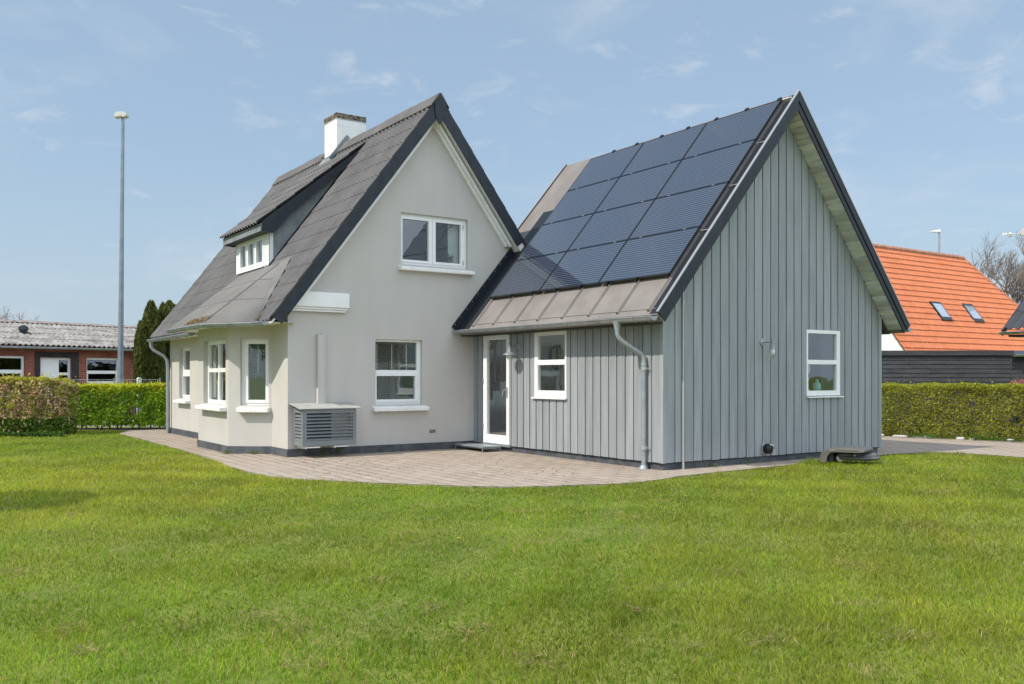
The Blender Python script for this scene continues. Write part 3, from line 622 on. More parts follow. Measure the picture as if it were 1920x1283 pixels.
# gutters and downpipe
def gutter(mb, path, r=.062, n=8):
    path = [Vector(p) for p in path]; b = len(mb.v); m = 2*(n+1)
    for i, p in enumerate(path):
        t = (path[min(i+1,len(path)-1)]-path[max(i-1,0)]); t.z = 0; t.normalize(); s = Vector((t.y,-t.x,0))
        for rr in (r, r-.006):
            for k in range(n+1):
                a = PI*k/n; mb.v.append(tuple(p + s*rr*cos(a) - Vector((0,0,rr*sin(a)))))
    for i in range(len(path)-1):
        for k in range(n):
            for o in (0, n+1): mb.f.append((b+i*m+o+k, b+i*m+o+k+1, b+(i+1)*m+o+k+1, b+(i+1)*m+o+k))
        for k in (0, n): mb.f.append((b+i*m+k, b+i*m+n+1+k, b+(i+1)*m+n+1+k, b+(i+1)*m+k))
    for i in (0, len(path)-1):
        mb.f.append(tuple(b+i*m+k for k in range(n+1)))
    for p, q in zip(path, path[1:]):      # rolled front bead and brackets
        d_ = q-p; t = d_.normalized(); s = Vector((t.y,-t.x,0)); 
        for sg in (1,-1): mb.tube([p+s*sg*r, q+s*sg*r], .011, 6)
        nb = max(1, int(d_.length/.72))
        for k in range(nb):
            c = p + d_*((k+.5)/nb)
            mb.tube([c+s*(r+.004)*cos(a)-Vector((0,0,(r+.004)*sin(a))) for a in [PI*j/8 for j in range(9)]], .007, 5)
mb = MB(); gutter(mb, [(-4.39,5.20,2.385),(-4.43,5.64,2.38),(-5.06,6.58,2.375),(-5.06,9.05,2.375)]); mb.build('gutter', M['zincpaint'], house, smooth=True); mb = MB(); gutter(mb, [(-4.36,10.0,2.375),(-4.36,YR-.05,2.355)])
mb.build('gutter', M['zincpaint'], house, smooth=True)
mb = MB(); mb.tube([(-4.36,YR-.22,2.30),(-4.36,YR-.22,2.2),(-4.30,YR-.24,2.10),(-4.08,YR-.33,1.96),(-4.0,YR-.36,1.85),(-3.985,YR-.36,1.7),(-3.985,YR-.36,.0)], .042, 12)
mb.build('downpipe', M['zincpaint'], house, smooth=True)
# render blemishes: wall vent
mb = MB(); mb.obox(FG.p(-.955,.362,.004), (.07,0,0), (0,.006,0), (0,0,.032)); mb.build('wall_vent', noisy('vent_stone', (.16,.14,.10), (.28,.26,.2), 20, .9), house, bevel=.01)

# ================================================================== TIMBER ANNEXE
W = 5.613; OV, ov, ZE, ZR, SE = .422, .328, 2.392, 6.232, 1.1895; YE = 5.72; YRE = 6.03; HX = W/2
annex = thing('annexe', (HX, 0, 0), 'grey timber clad annexe with steep felt roof under solar panels', 'house')
AG = Frame((0,0,0), (1,0,0), (0,-1,0)); AL = Frame((0,0,0), (0,1,0), (-1,0,0))
def zl(x): return ZR - SE*abs(x-HX)
DOOR = (4.158,5.063,.135,2.276); LWI = (2.378,3.326,1.06,2.272); GWI = (3.415,4.352,1.10,2.252)
def cladding(mb, F, a, b, z0, top, holes, pitch=.2025, start=0.):
    k = 0; s = a
    while s < b-1e-6:
        for wd, o0 in ((.147,0.), (.047,-.012)):
            e = min(s+wd, b)
            if e-s > .004:
                cuts = sorted({s, e} | {h[i] for h in holes for i in (0,1) if s < h[i] < e})
                for c, d in zip(cuts, cuts[1:]):
                    ivs = [(z0, None)]
                    for h in holes:
                        if h[0] <= c+1e-6 and d <= h[1]+1e-6:
                            lo, hi = ivs[-1]; ivs[-1] = (lo, h[2]); ivs.append((h[3], None))
                    for lo, hi in ivs:
                        jit = random.uniform(-.004,.004) if lo == z0 else 0; jo = random.uniform(-.0015,.0015)
                        tp = [(c, top(c)), (d, top(d))] if hi is None else [(c, hi), (d, hi)]
                        if c < HX < d and hi is None and F is AG: tp = [(c, top(c)), (HX, top(HX)), (d, top(d))]
                        q = [(d, lo+jit), (c, lo+jit)] + tp
                        if min(t[1] for t in tp) - lo < .01: continue
                        mb.prism([F.p(x, z, o0+jo) for x, z in q], F.n*(-.022-o0))
            s = e
            if s >= b-1e-6: break
        s += .0085; k += 1
mb = MB(); cladding(mb, AG, .062, W-.03, .112, lambda x: zl(x)-.335, [GWI])
mb.build('gable_cladding', M['wood'], annex)
mb = MB(); cladding(mb, AL, .062, D-.001, .112, lambda y: 2.50, [DOOR, LWI])
mb.build('side_cladding', M['wood'], annex)
mb = MB(); mb.box(-.006, .060, -.008, .060, .107, zl(0)-.34); mb.box(W-.055, W+.004, -.008, .05, .112, zl(W)-.34); mb.build_each('corner_board', M['wood'], annex, bevel=.003, seg=1)
mb = MB(); plate(mb, AG, [(.0,.10),(W,.10),(W,zl(W)-.34),(HX,ZR-.34),(0,zl(0)-.34)], [GWI], -.0225, -.12)
plate(mb, AL, rect(.12, YE, .10, 2.52), [DOOR, LWI], -.0225, -.12)
AR = Frame((W,0,0), (0,1,0), (1,0,0)); plate(mb, AR, rect(.1205, YE-.1005, .10, 2.52), [(2.2,5.3,.45,2.36)], 0, -.10)
AB = Frame((0,YE,0), (1,0,0), (0,1,0)); plate(mb, AB, [(.0,.10),(W,.10),(W,zl(W)-.34),(HX,ZR-.34),(0,zl(0)-.34)], [(.15,1.9,.32,2.36),(2.2,5.2,.45,2.36)], 0, -.10)
mb.build('sheathing', M['backing'], annex)
mb = MB(); mb.box(.045, W-.05, .045, YE-.05, -.02, .30); mb.build('plinth', M['plinth'], annex)
# rooms behind the glass
mb = MB(); mb.box(.125, W-.12, .125, D-.01, .301, .32); mb.build('floor', M['floorwood'], annex)
mb = MB(); mb.box(.125, W-.12, .125, D-.02, 2.42, 2.46); mb.build('ceiling', M['room'], annex)
mb = MB(); mb.box(.13, 5.49, 2.05, 2.10, .33, 2.41); mb.box(1.02, 2.45, 5.36, 5.40, .33, 2.41); mb.box(1.0, 1.05, 4.55, 5.355, .33, 2.41) if False else None
mb.build_each('inner_wall', M['room'], annex)
mb = MB(); mb.box(4.62, 4.66, .125, .60, .33, 2.41); mb.build('partition', M['roomgreen'], annex)
mb = MB(); mb.box(1.12, 1.24, 5.335, 5.359, .33, 2.05); mb.box(1.90, 2.02, 5.335, 5.359, .33, 2.05); mb.box(1.241, 1.899, 5.335, 5.359, 1.33, 1.42); mb.box(1.12, 2.02, 5.335, 5.359, 2.051, 2.15); mb.build('door_casing', M['white'], annex)
# windows and door (white frames standing a little proud of the boards)
window(annex, AL, LWI, [(2.422,3.228,1.735,2.175),(2.422,3.228,1.185,1.645)], -.012, depth=.07, sill=(2.36,3.385,1.035,1.06,.05,.006), sillmat=M['white'], label='two pane window beside the glazed door')
window(annex, AG, GWI, [(3.452,4.255,1.728,2.193),(3.452,4.255,1.187,1.652)], -.008, depth=.07, sill=(3.405,4.415,1.065,1.085,.05,.006), sillmat=M['white'], label='two pane window of the timber gable')
window(annex, AR, (2.2,5.3,.45,2.36), [(2.28,3.72,.53,2.28),(3.78,5.22,.53,2.28)], .03)  # unseen window, added to let more light into the room
window(annex, AB, (2.2,5.2,.45,2.36), [(2.28,3.67,.53,2.28),(3.73,5.12,.53,2.28)], .03)  # second added window out of view, brightens the same room
mb = MB(); plate(mb, AL, rect(*DOOR), [(4.245,4.935,.30,2.152)], .012, -.06)
door = mb.build('door', M['white'], annex, bevel=.004, seg=1); door['label'] = 'white glazed door with one long pane'
mb = MB(); mb.poly([AL.p(4.245,.30,-.03),AL.p(4.935,.30,-.03),AL.p(4.935,2.152,-.03),AL.p(4.245,2.152,-.03)]); mb.build('pane', M['glass'], door)
mb = MB(); q = AL.p(4.205,1.13,.02); mb.obox(q, (.006,0,0), (0,.015,0), (0,0,.10))
mb.tube([q+Vector((-.01,0,.05)),q+Vector((-.055,0,.055)),q+Vector((-.06,.05,.04)),q+Vector((-.055,.085,-.06))], .010, 8); mb.build('handle', M['alu'], door, smooth=True)
mb = MB()
for z in (.45, 1.35, 2.02): mb.tube([AL.p(5.055,z-.05,.022), AL.p(5.055,z+.05,.022)], .011, 8)
mb.build_each('hinge', M['steel'], door)
mb = MB(); mb.box(-.02, .02, 4.12, 5.10, .085, .134); mb.build('threshold', M['steel'], door)
# roof
ea = math.atan(SE); sE, cE = sin(ea), cos(ea); UE = Vector((cE,0,sE)); NE = Vector((-sE,0,cE)); UEr = Vector((-cE,0,sE)); NEr = Vector((sE,0,cE))
mb = MB(); y0, y1 = -ov+.024, YRE-.024
for sg in (-1, 1):
    xe = HX + sg*(HX+OV-.012); N_ = NE if sg < 0 else NEr
    e0 = Vector((xe,y0,zl(xe)-.055)); e1 = e0 - N_*.16
    mb.prism([(HX,y0,ZR-.055), tuple(e0), tuple(e1), (HX,y0,ZR-.325)], (0,y1-y0,0))
for k in range(9):                        # folded ribs on both slopes, .70 m apart
    y = .651 + .7055*(k-1) - .02
    for U_, N_, x0 in ((UE,NE,-.36),(UEr,NEr,W+.36)):
        if y > 5.02 and U_ is UE: continue
        a = Vector((x0,y,zl(x0)-.055)); b = Vector((HX,y,ZR-.055)); mid = (a+b)/2; h = (b-a)/2*.985
        p = a+N_*.001; mb.prism([p+Vector((0,-.035,0)), p+Vector((0,-.018,0))+N_*.040, p+Vector((0,.018,0))+N_*.040, p+Vector((0,.035,0))], (b-a)*.985)
mb.tube([(-.335,y0+.1,zl(-.335)-.048),(-.335,5.0,zl(-.335)-.048)], .007, 6)
roof = mb.build('roof', M['felt'], annex)
mb = MB()
def abarge(mb, y, th, t0, t1, sg, xend=HX+OV):
    for s_ in ((-1, 1) if sg == 0 else (sg,)):
        a0 = (HX, ZR - t0/cE); a1 = (HX, ZR - t1/cE); e0 = (HX + s_*xend - s_*t0*sE, zl(HX+xend) - t0*cE); e1 = (HX + s_*xend - s_*t1*sE, zl(HX+xend) - t1*cE)
        mb.prism([(a0[0],y,a0[1]),(e0[0],y,e0[1]),(e1[0],y,e1[1]),(a1[0],y,a1[1])], (0,th,0))
abarge(mb, -ov, .022, .012, .125, 0); abarge(mb, -ov+.016, .022, .1255, .221, 0); abarge(mb, YRE-.022, .022, .012, .221, 0)
mb.build_each('barge_board', M['black'], annex, bevel=.003, seg=1)
mb = MB()
abarge(mb, -ov-.006, .038, -.006, .011, 0); abarge(mb, YRE-.032, .036, -.004, .011, 0)
mb.build_each('verge_capping', M['alu'], annex)
mb = MB(); a = Vector((-.40,-.30,zl(-.40)-.050)); b = Vector((HX-.02,-.30,zl(HX-.02)-.050)); mb.prism([a, b, b+Vector((0,.165,0)), a+Vector((0,.165,0))], NE*.004); mb.build('verge_flashing', M['flash'], annex)
mb = MB()                                 # soffit boards under the gable overhang, lapped
for s_, U_, N_ in ((-1,UE,NE),(1,UEr,NEr)):
    L0 = (HX+OV-.05)/cE; nb = 44
    for i in range(nb):
        t0 = L0*i/nb; t1 = L0*(i+1)/nb-.004; base = Vector((HX+s_*(HX+OV-.05),0,zl(HX+HX+OV-.05)))
        a = base+U_*t0-N_*.211; b = base+U_*t1-N_*.231
        mb.prism([a+Vector((0,-ov+.04,0)), b+Vector((0,-ov+.04,0)), b+Vector((0,-ov+.04,0))+N_*.026, a+Vector((0,-ov+.04,0))+N_*.008], (0,ov-.042,0))
mb.build('soffit', M['soffit'], annex)
mb = MB()
for xa, xb in ((-.30,-.005),(W+.005,W+.30)): mb.box(xa, xb, .005, YRE-.05, zl(-.30)-.30, zl(-.30)-.285)
mb.build_each('eave_board', M['backing'], annex)
mb = MB(); GX, GZ = -.462, 2.330
gutter(mb, [(GX,-.30,GZ-.01),(GX,5.41,GZ+.012)]); mb.build('gutter', M['zinc'], annex, smooth=True); mb = MB(); gutter(mb, [(W-GX,YRE-.05,GZ-.01),(W-GX,-.30,GZ+.005)]); mb.build('gutter', M['zinc'], annex, smooth=True)
PX_ = -.062; yo = .52
mb = MB(); mb.lathe([(.075,.02),(.062,-.03),(.045,-.10),(.045,-.12)], (GX,yo,2.27), 14)
mb.tube([(GX,yo,2.17),(GX,yo,2.10),(GX+.02,yo-.01,2.04),(GX+.09,yo-.04,1.97),(-.20,.40,1.84),(-.10,.365,1.79),(PX_,.355,1.72),(PX_,.355,1.6),(PX_,.355,.05)], .037, 14)
mb.lathe([(.047,0),(.047,.05)], (PX_,.355,1.60), 14); mb.lathe([(.043,.06),(.075,.015),(.075,0)], (PX_-.01,.355,0), 16)
dp = mb.build('downpipe', M['zincpaint'], annex, smooth=True)
mb = MB()
for z in (1.56, .33): mb.lathe([(.05,-.03),(.05,.03)], (PX_,.355,z), 14); mb.tube([(PX_,.30,z),(PX_+.03,.27,z)], .008, 6)
mb.build_each('pipe_clip', M['alu'], dp)
mb = MB(); mb.tube([(W-GX,.42,2.28),(W-GX,.42,2.16),(W-GX-.03,.42,2.06),(W+.20,.42,1.88),(W+.10,.42,1.80),(W+.07,.42,1.70),(W+.07,.42,.0)], .041, 12); mb.build('downpipe', M['zincpaint'], annex, smooth=True)
mb = MB()                                 # black valley flashing against the render
for o_, yy0, yy1 in ((.012, 4.97, 5.415),):
    x0 = -.43; a = Vector((x0,yy0,zl(x0)-.055))+NE*o_; b = Vector((1.75,yy0,zl(1.75)-.055))+NE*o_
    mb.prism([a, b, b+Vector((0,yy1-yy0,0)), a+Vector((0,yy1-yy0,0))], NE*.006)
a = Vector((-.43,5.412,zl(-.43)-.04)); b = Vector((1.05,5.412,zl(1.05)-.04))
mb.prism([a, b, b+NE*.13, a+NE*.13], (0,.014,0)); mb.build('valley_flashing', M['flash'], annex)
mb = MB()
for i in range(11): p = a.lerp(b, (i+.4)/11)+NE*.10; mb.lathe([(.009,0),(.009,.006)], p, 8, (0,-1,0))
mb.build_each('screw', M['alu'], annex)
mb = MB(); mb.tube([(.41,-.022,.0),(.41,-.022,zl(.41)-.36)], .019, 10)
for z in (.9, 1.95, 2.6): mb.lathe([(.023,-.02),(.023,.02)], (.41,-.022,z), 10)
mb.build('conduit', M['alu'], annex, smooth=True)

# ------------------------------------------------------------------ solar panels
PA = Vector((.012,0,3.0)); PL = (Vector((2.597,0,6.084))-PA); pl = PL.length; PU = PL/pl; PN = Vector((-PU.z,0,PU.x))
ph = (pl-3*.014)/4; pw = (5.0-2*.022)/3
ang_p = math.atan2(PU.z, PU.x)
rowname = ['lowest', 'second lowest', 'second highest', 'top']; colname = ['nearest the timber gable', 'in the middle of the row', 'nearest the white house']
def make_panel():
    t = thing('solar_panel', (0,0,0), 'x', 'solar panel', 'solar panels on the annexe roof')
    mb = MB(); mb.box(.010, ph-.010, .010, pw-.010, -.012, -.002); mb.build('cells', M['cells'], t)
    mb = MB()
    for x0, x1, y0, y1 in ((0,.011,0,pw),(ph-.011,ph,0,pw),(.0112,ph-.0112,0,.011),(.0112,ph-.0112,pw-.011,pw)): mb.box(x0,x1,y0,y1,-.036,.0015)
    mb.build('frame', M['panelframe'], t)
    mb = MB()
    for y in (.32, pw-.32): mb.box(ph+.002, ph+.012, y-.03, y+.03, -.03, .005)
    mb.build_each('clamp', M['alu'], t); return t
proto = make_panel(); first = True
for r in range(4):
    for c in range(3):
        o = proto if first else copy_tree(proto); first = False
        p = PA + PU*(r*(ph+.014)) + Vector((0,-.123+c*(pw+.022),0))
        o.location = p; o.rotation_euler = (0, -ang_p, 0)
        o['label'] = f'dark solar panel of the {rowname[r]} row, {colname[c]}'
mb = MB()
for r in range(4):
    for f in (.22, .78):
        p = PA + PU*(r*(ph+.014)+ph*f) - PN*.055; mb.obox(p+Vector((0,2.38,0)), PU*.018, (0,2.46,0), PN*.016)
rk = mb.build('mounting_rail', M['panelframe']); tag(rk, 'rails and hooks carrying the solar panels on the felt roof', 'mounting rail')
mb = MB()
for r in range(3): 
    p = PA + PU*((r+1)*(ph+.014)-.03) - PN*.07; mb.obox(p+Vector((0,-.20,0)), PU*.006, (0,.12,0), PN*.006)
mb.build_each('bracket', M['alu'], rk)
mb = MB()
for k in range(8):
    y = .651+.7055*(k-1)-.02
    if -.1 < y < 4.85:
        p = PA - PU*.02 - PN*.05; mb.obox(p+Vector((0,y,0)), PU*.035, (0,.02,0), PN*.025); p = PA + PU*(pl+.02) - PN*.01; mb.obox(p+Vector((0,y,0)), PU*.03, (0,.035,0), PN*.02)
mb.build_each('hook', M['plastic'], rk)

# ------------------------------------------------------------------ wall lamps
def lamp(F, s, z, name, label, shade):
    base = F.p(s, z, 0); t = thing(name, base, label, 'wall lamp')
    mb = MB(); mb.lathe([(.058,0),(.058,.012),(.045,.02),(.02,.024)], base, 20, F.n); mb.build('wall_plate', M['zincpaint'], t, smooth=True)
    ax = base + F.n*.21
    mb = MB(); mb.tube([base+F.n*.02, base+F.n*.10, ax], .011, 8); mb.tube([ax+Vector((0,0,-.05)), ax+Vector((0,0,.055))], .022, 10); mb.build('arm', M['zincpaint'], t, smooth=True)
    mb = MB(); mb.lathe([(.03,0),(.042,-.01),(.045,-.06),(.048,-.07)], ax+Vector((0,0,-.045)), 18); mb.build('cap', M['zincpaint'], t, smooth=True)
    if shade:
        mb = MB(); mb.lathe([(.044,-.06),(.05,-.065),(.135,-.115),(.137,-.12),(.05,-.072),(.04,-.065)], ax+Vector((0,0,-.045)), 28); mb.build('lamp_shade', M['zincpaint'], t, smooth=True)
    mb = MB(); mb.lathe([(.030,-.072),(.044,-.09),(.046,-.13),(.035,-.17),(.012,-.185)], ax+Vector((0,0,-.045)), 16); mb.build('bulb', M['bulb'], t, smooth=True)
    mb = MB(); mb.lathe([(.052,-.075),(.056,-.13),(.050,-.20),(.02,-.215)], ax+Vector((0,0,-.045)), 18); mb.build('glass_jar', M['glass'], t, smooth=True)
lamp(AL, 3.84, 2.005, 'wall_lamp', 'grey wall lamp with a wide shade beside the glazed door', True)
lamp(AG, 2.262, 2.005, 'wall_lamp', 'grey wall lamp with bare glass jar on the timber gable', False)

# ------------------------------------------------------------------ heat pump cover, duct, step, socket
hp = thing('heat_pump_cover', (-3.3,5.2,.2), 'grey louvred box hung low on the rendered gable', 'heat pump cover')
x0, x1, y0, y1, z0, z1 = -3.80, -2.79, 4.97, 5.415, .215, .86
HF = Frame((0,y0,0), (1,0,0), (0,-1,0)); HS = Frame((x0,0,0), (0,1,0), (-1,0,0)); HR = Frame((x1,0,0), (0,1,0), (1,0,0))
mb = MB(); plate(mb, HF, rect(x0,x1,z0,z1), [(x0+.075,x1-.065,.305,.79)], 0, -.028)
plate(mb, HS, rect(y0+.029,y1,z0,z1+.02), [(y0+.075,y1-.06,.30,.79)], 0, -.024); plate(mb, HR, rect(y0+.029,y1,z0,z1+.02), [(y0+.075,y1-.06,.30,.79)], 0, -.024)
mb.build('casing', M['coverpaint'], hp, bevel=.004, seg=1)
mb = MB()
for k in range(8):
    z = .328+.0595*k; mb.obox(((x0+x1)/2+.005, y0+.014, z), ((x1-x0)/2-.072,0,0), (0,.018,.013), (0,-.003,.005))
for k in range(8):
    z = .325+.0595*k
    for xx in (x0+.012, x1-.012): mb.obox((xx,(y0+y1)/2+.008,z), (.008,0,.0), (0,(y1-y0)/2-.072,0), (0,0,.021))
mb.build('louvres', M['coverpaint'], hp)
mb = MB(); mb.prism([(-3.875,5.43,.945),(-3.875,4.925,.862),(-3.875,4.925,.878),(-3.875,5.43,.961)], (1.17,0,0)); mb.build('lid', M['coverroof'], hp, bevel=.004, seg=1)
mb = MB(); mb.box(x0+.03, -3.22, y0+.12, y1-.03, z0+.03, z1-.05); mb.build('heat_pump', M['plastic'], hp)
mb = MB(); mb.box(-3.22, x1-.03, y0+.16, y1-.03, z0+.03, z1-.05); mb.build('heat_pump_side', M['pale'], hp)
mb = MB()
for xx in (-3.72, -3.18): mb.box(xx, xx+.25, y0+.02, y1, z0-.035, z0-.012); mb.box(xx-.012, xx+.0, y0+.02, y1, z0-.05, z0+.03)
mb.build_each('bracket', M['whitewash'], hp)
dc = MB(); dc.box(-3.362, -3.215, D-.085, D-.001, .945, 2.205); dc.box(-3.362, -3.335, D-.091, D-.0855, .945, 2.205); dc.box(-3.242, -3.215, D-.091, D-.0855, .945, 2.205)
do = dc.build('cable_duct', M['plaster'], None, bevel=.004, seg=1); tag(do, 'beige upright pipe duct on the gable above the louvred box', 'duct')
mb = MB(); mb.box(-3.315, -3.265, D-.07, D-.02, 2.2045, 2.212); mb.build('opening', M['plastic'], do)
stp = thing('door_step', (-.3,4.7,0), 'small galvanised grating step on thin legs below the glazed door', 'step')
mb = MB(); mb.box(-.50, -.06, 4.32, 5.36, .085, .105)
for y in [4.34+.05*i for i in range(21)]: mb.box(-.49, -.07, y, y+.006, .060, .084)
mb.build('grating', M['zincpaint'], stp)
for xx in (-.49, -.09):
    for yy in (4.34, 5.33):
        mb = MB(); mb.box(xx-.008, xx+.008, yy-.008, yy+.008, .004, .084); mb.box(xx-.03, xx+.03, yy-.02, yy+.02, 0, .004); mb.build('leg', M['steel'], stp)
sk = thing('hose_reel', (2.33,-.02,.22), 'round black hose reel low on the timber gable', 'hose reel')
mb = MB(); mb.box(2.265, 2.36, -.012, -.001, .16, .32); mb.build('mounting_plate', M['pale'], sk)
mb = MB(); mb.lathe([(.06,.0),(.085,.012),(.085,.09),(.05,.105),(.02,.11)], (2.34,-.013,.235), 22, (0,-1,0)); mb.build('reel', M['plastic'], sk, smooth=True)
mb = MB(); mb.obox((2.345,-.135,.30), (.045,0,-.01), (0,.008,0), (0,0,.012)); mb.tube([(2.40,-.10,.23),(2.43,-.12,.18),(2.43,-.12,.13)], .009, 8); mb.build('nozzle', M['pale'], sk)

# ------------------------------------------------------------------ robot mower and its shelter
RT = Vector((cos(TH),-sin(TH),0)); FW = Vector((sin(TH),cos(TH),0)); Z = Vector((0,0,1))
MO = onplane(1535, 869, (0,0,1), 0); MO.z = .022; mx = RT*.80-FW*.60; my = RT*.60+FW*.80
def mp3(x, y, z): return MO + mx*x + my*y + Vector((0,0,z))
sh = thing('mower_shelter', MO, 'grey plastic mower shelter with flat roof on one curved leg', 'mower shelter')
prof_o = [(0,0),(.006,.09),(.025,.155),(.07,.205),(.15,.235),(.34,.262),(.55,.264),(.68,.248),(.715,.228),(.725,.205)]
prof_i = [(.712,.182),(.66,.172),(.50,.170),(.32,.170),(.22,.165),(.155,.14),(.125,.09),(.115,0)]
mb = MB(); nseg = 11; pr = prof_o+prof_i
for j in range(nseg):
    f = j/(nseg-1); e = abs(2*f-1)**5; yy = .66*f; crown = 1-.10*e
    for x, z in pr: mb.v.append(tuple(mp3(.36+(x-.36)*(1-.05*e), yy, z*(crown if z > .19 else 1) + (.006*e if .15 < z < .19 else 0))))
n_ = len(pr)
for j in range(nseg-1):
    for k in range(n_):
        k2 = (k+1) % n_; mb.f.append((j*n_+k, j*n_+k2, (j+1)*n_+k2, (j+1)*n_+k))
mb.f.append(tuple(range(n_-1,-1,-1))); mb.f.append(tuple((nseg-1)*n_+k for k in range(n_)))
mb.build('roof', M['mower'], sh, smooth=True, bevel=.012, seg=3)
mb = MB(); mb.obox(mp3(.21,-.004,.190), mx*.045, my*.008, (0,0,.012)); mb.obox(mp3(.255,-.006,.182), mx*.006, my*.010, (0,0,.020)); mb.build_each('latch', M['mower2'], sh, bevel=.003)
mb = MB(); mb.obox(mp3(.17,.33,.085), mx*.05, my*.28, (0,0,.08)); mb.build('charging_post', M['plastic'], sh)
ax_ = RT*.97-FW*.24; ay_ = RT*.24+FW*.97; MC = MO + RT*.63 + FW*.10
def mq(x, y, z): return MC + ax_*x + ay_*y + Z*z
mw = thing('robot_mower', MC, 'grey robot mower parked under its plastic shelter', 'robot mower')
def blob(mb, c, ax, ay, az, ex=.55, nu=28, nv=14, ez=None):
    ez = ez or ex; pw_ = lambda v, e: math.copysign(abs(v)**e, v); b = len(mb.v)
    for j in range(nv+1):
        ph_ = -PI/2 + PI*j/nv
        for i in range(nu):
            th_ = 2*PI*i/nu; cx = pw_(cos(ph_), ez)*pw_(cos(th_), ex); cy = pw_(cos(ph_), ez)*pw_(sin(th_), ex); cz = pw_(sin(ph_), ez)
            mb.v.append(tuple(c + ax*cx + ay*cy + az*cz))
    for j in range(nv):
        for i in range(nu): i2 = (i+1) % nu; mb.f.append((b+j*nu+i, b+j*nu+i2, b+(j+1)*nu+i2, b+(j+1)*nu+i))
mb = MB(); blob(mb, mq(.03,-.03,.072), ax_*.365, ay_*.28, Z*.045, .75, 36, 14, .6); mb.build('skirt', M['mower2'], mw, smooth='all')
mb = MB(); blob(mb, mq(.03,-.02,.110), ax_*.335, ay_*.245, Z*.066, .8, 36, 14, .8); mb.build('body', M['mower'], mw, smooth='all')
mb = MB(); blob(mb, mq(.0,.02,.150), ax_*.24, ay_*.17, Z*.045, .9, 32, 12, .8); mb.build('top_cover', M['plastic'], mw, smooth='all')
mb = MB(); blob(mb, mq(-.19,-.19,.120), ax_*.12, ay_*.085, Z*.058, .95, 24, 12); blob(mb, mq(.13,-.21,.105), ax_*.13, ay_*.07, Z*.045, .95, 24, 12); mb.build_each('shoulder', M['mower2'], mw, smooth='all')
mb = MB(); blob(mb, mq(.29,-.03,.115), ax_*.05, ay_*.12, Z*.030, .9, 24, 12); mb.build('bumper', M['plastic'], mw, smooth='all')
for yy in (-.20, .20):
    mb = MB(); mb.lathe([(.03,-.03),(.052,-.028),(.064,-.012),(.064,.012),(.052,.028),(.03,.03)], mq(-.25,yy,.070), 22, ay_); mb.build('wheel', M['pale'], mw, smooth=True)
mb = MB(); mb.lathe([(.026,0),(.024,.010),(.010,.012)], mq(-.03,-.255,.125), 16, -ay_+Z*.35); mb.build('button', M['zinc'], mw, smooth=True)

# ------------------------------------------------------------------ things behind the glass
def blind(F, s0, s1, z0, z1, o, label, n):
    t = thing('venetian_blind', F.p(s0,z0,o), label, 'blind')
    mb = MB()
    for k in range(n): mb.obox(F.p((s0+s1)/2, z0+(z1-z0)*(k+.5)/n, o), F.s*(s1-s0)*.5, F.n*.016+Z*.007, Z*.0016)
    mb.build('slats', M['slat'], t)
    mb = MB()
    for f in (.08, .5, .92): mb.obox(F.p(s0+(s1-s0)*f, (z0+z1)/2, o+.018), F.s*.008, F.n*.001, Z*(z1-z0)*.5)
    mb.build_each('tape', M['soffit'], t)
    mb = MB(); mb.obox(F.p((s0+s1)/2, z0-.012, o), F.s*(s1-s0)*.5, F.n*.02, Z*.01); mb.obox(F.p((s0+s1)/2, z1+.012, o), F.s*(s1-s0)*.5, F.n*.02, Z*.014); mb.build_each('rail', M['slat'], t)
blind(FG, -2.13, -1.38, 1.50, 2.06, -.19, 'brown slatted blind half lowered in the rendered gable window', 15)
blind(FBn, SW[0]+.06, SW[1]-.06, 1.50, 2.04, -.20, 'brown slatted blind in the narrow window of the bay', 13)
def curtain(F, s0, s1, z0, z1, o, label):
    mb = MB(); nn = 24; b = len(mb.v)
    for i in range(nn+1):
        s = s0+(s1-s0)*i/nn; w_ = .02*sin(i*1.7)
        mb.v += [tuple(F.p(s,z0,o+w_)), tuple(F.p(s,z1,o+w_*.6))]
    for i in range(nn): mb.f.append((2*i,2*i+2,2*i+3,2*i+1))
    c = mb.build('curtain', M['curtain'], None, smooth='all'); tag(c, label, 'curtain')
curtain(FG, -.48, -.24, 3.66, 4.54, -.22, 'pale curtain at the right of the upper gable window')
curtain(FBa, 8.05, 8.42, .95, 2.1, -.25, 'pale curtain at the far side of the four pane bay window')
curtain(FBa, 7.03, 7.22, .95, 2.1, -.25, 'pale curtain at the near side of the four pane bay window')
curtain(FL, 12.5, 12.85, .95, 2.1, -.25, 'pale curtain in the small window by the far downpipe')
def cylthing(name, c, prof, mat, label, cat, part, n=16):
    t = thing(name, c, label, cat); mb = MB(); mb.lathe(prof, c, n); mb.build(part, mat, t, smooth=True); return t
pp = cylthing('house_plant', FG.p(-.50,3.66,-.22), [(.05,0),(.065,.09),(.06,.09)], M['brown'], 'small green plant on the sill of the upper gable window', 'house plant', 'pot')
n = 160; P = np.array(FG.p(-.50,3.80,-.22)) + rng.normal(size=(n,3))*(.06,.05,.05); a, b = leafaxes(n, .025); cards('leaves', P, a, b, np.array((.07,.14,.03))*(.6+.8*rng.random((n,1))), M['leaf'], pp)
wl = MB(); wl.box(-2.18,-1.19,D+.155,D+.35,.85,.89); wl.box(-1.66,-.13,D+.155,D+.33,3.62,3.655); wl.build_each('window_board', M['white'], house)
wl = MB(); wl.box(.123,.36,2.3,3.4,1.13,1.165); wl.box(3.4,4.04,.123,.36,1.14,1.17); wl.build_each('window_board', M['white'], annex)
c = Vector((3.72,.24,1.17)); t = cylthing('lantern', c, [(.06,0),(.06,.035),(.045,.045),(.045,.30),(.05,.32),(.055,.33),(.07,.36),(.07,.44),(.05,.50)], M['pale'], 'tall pale lantern standing inside the timber gable window', 'lantern', 'body')
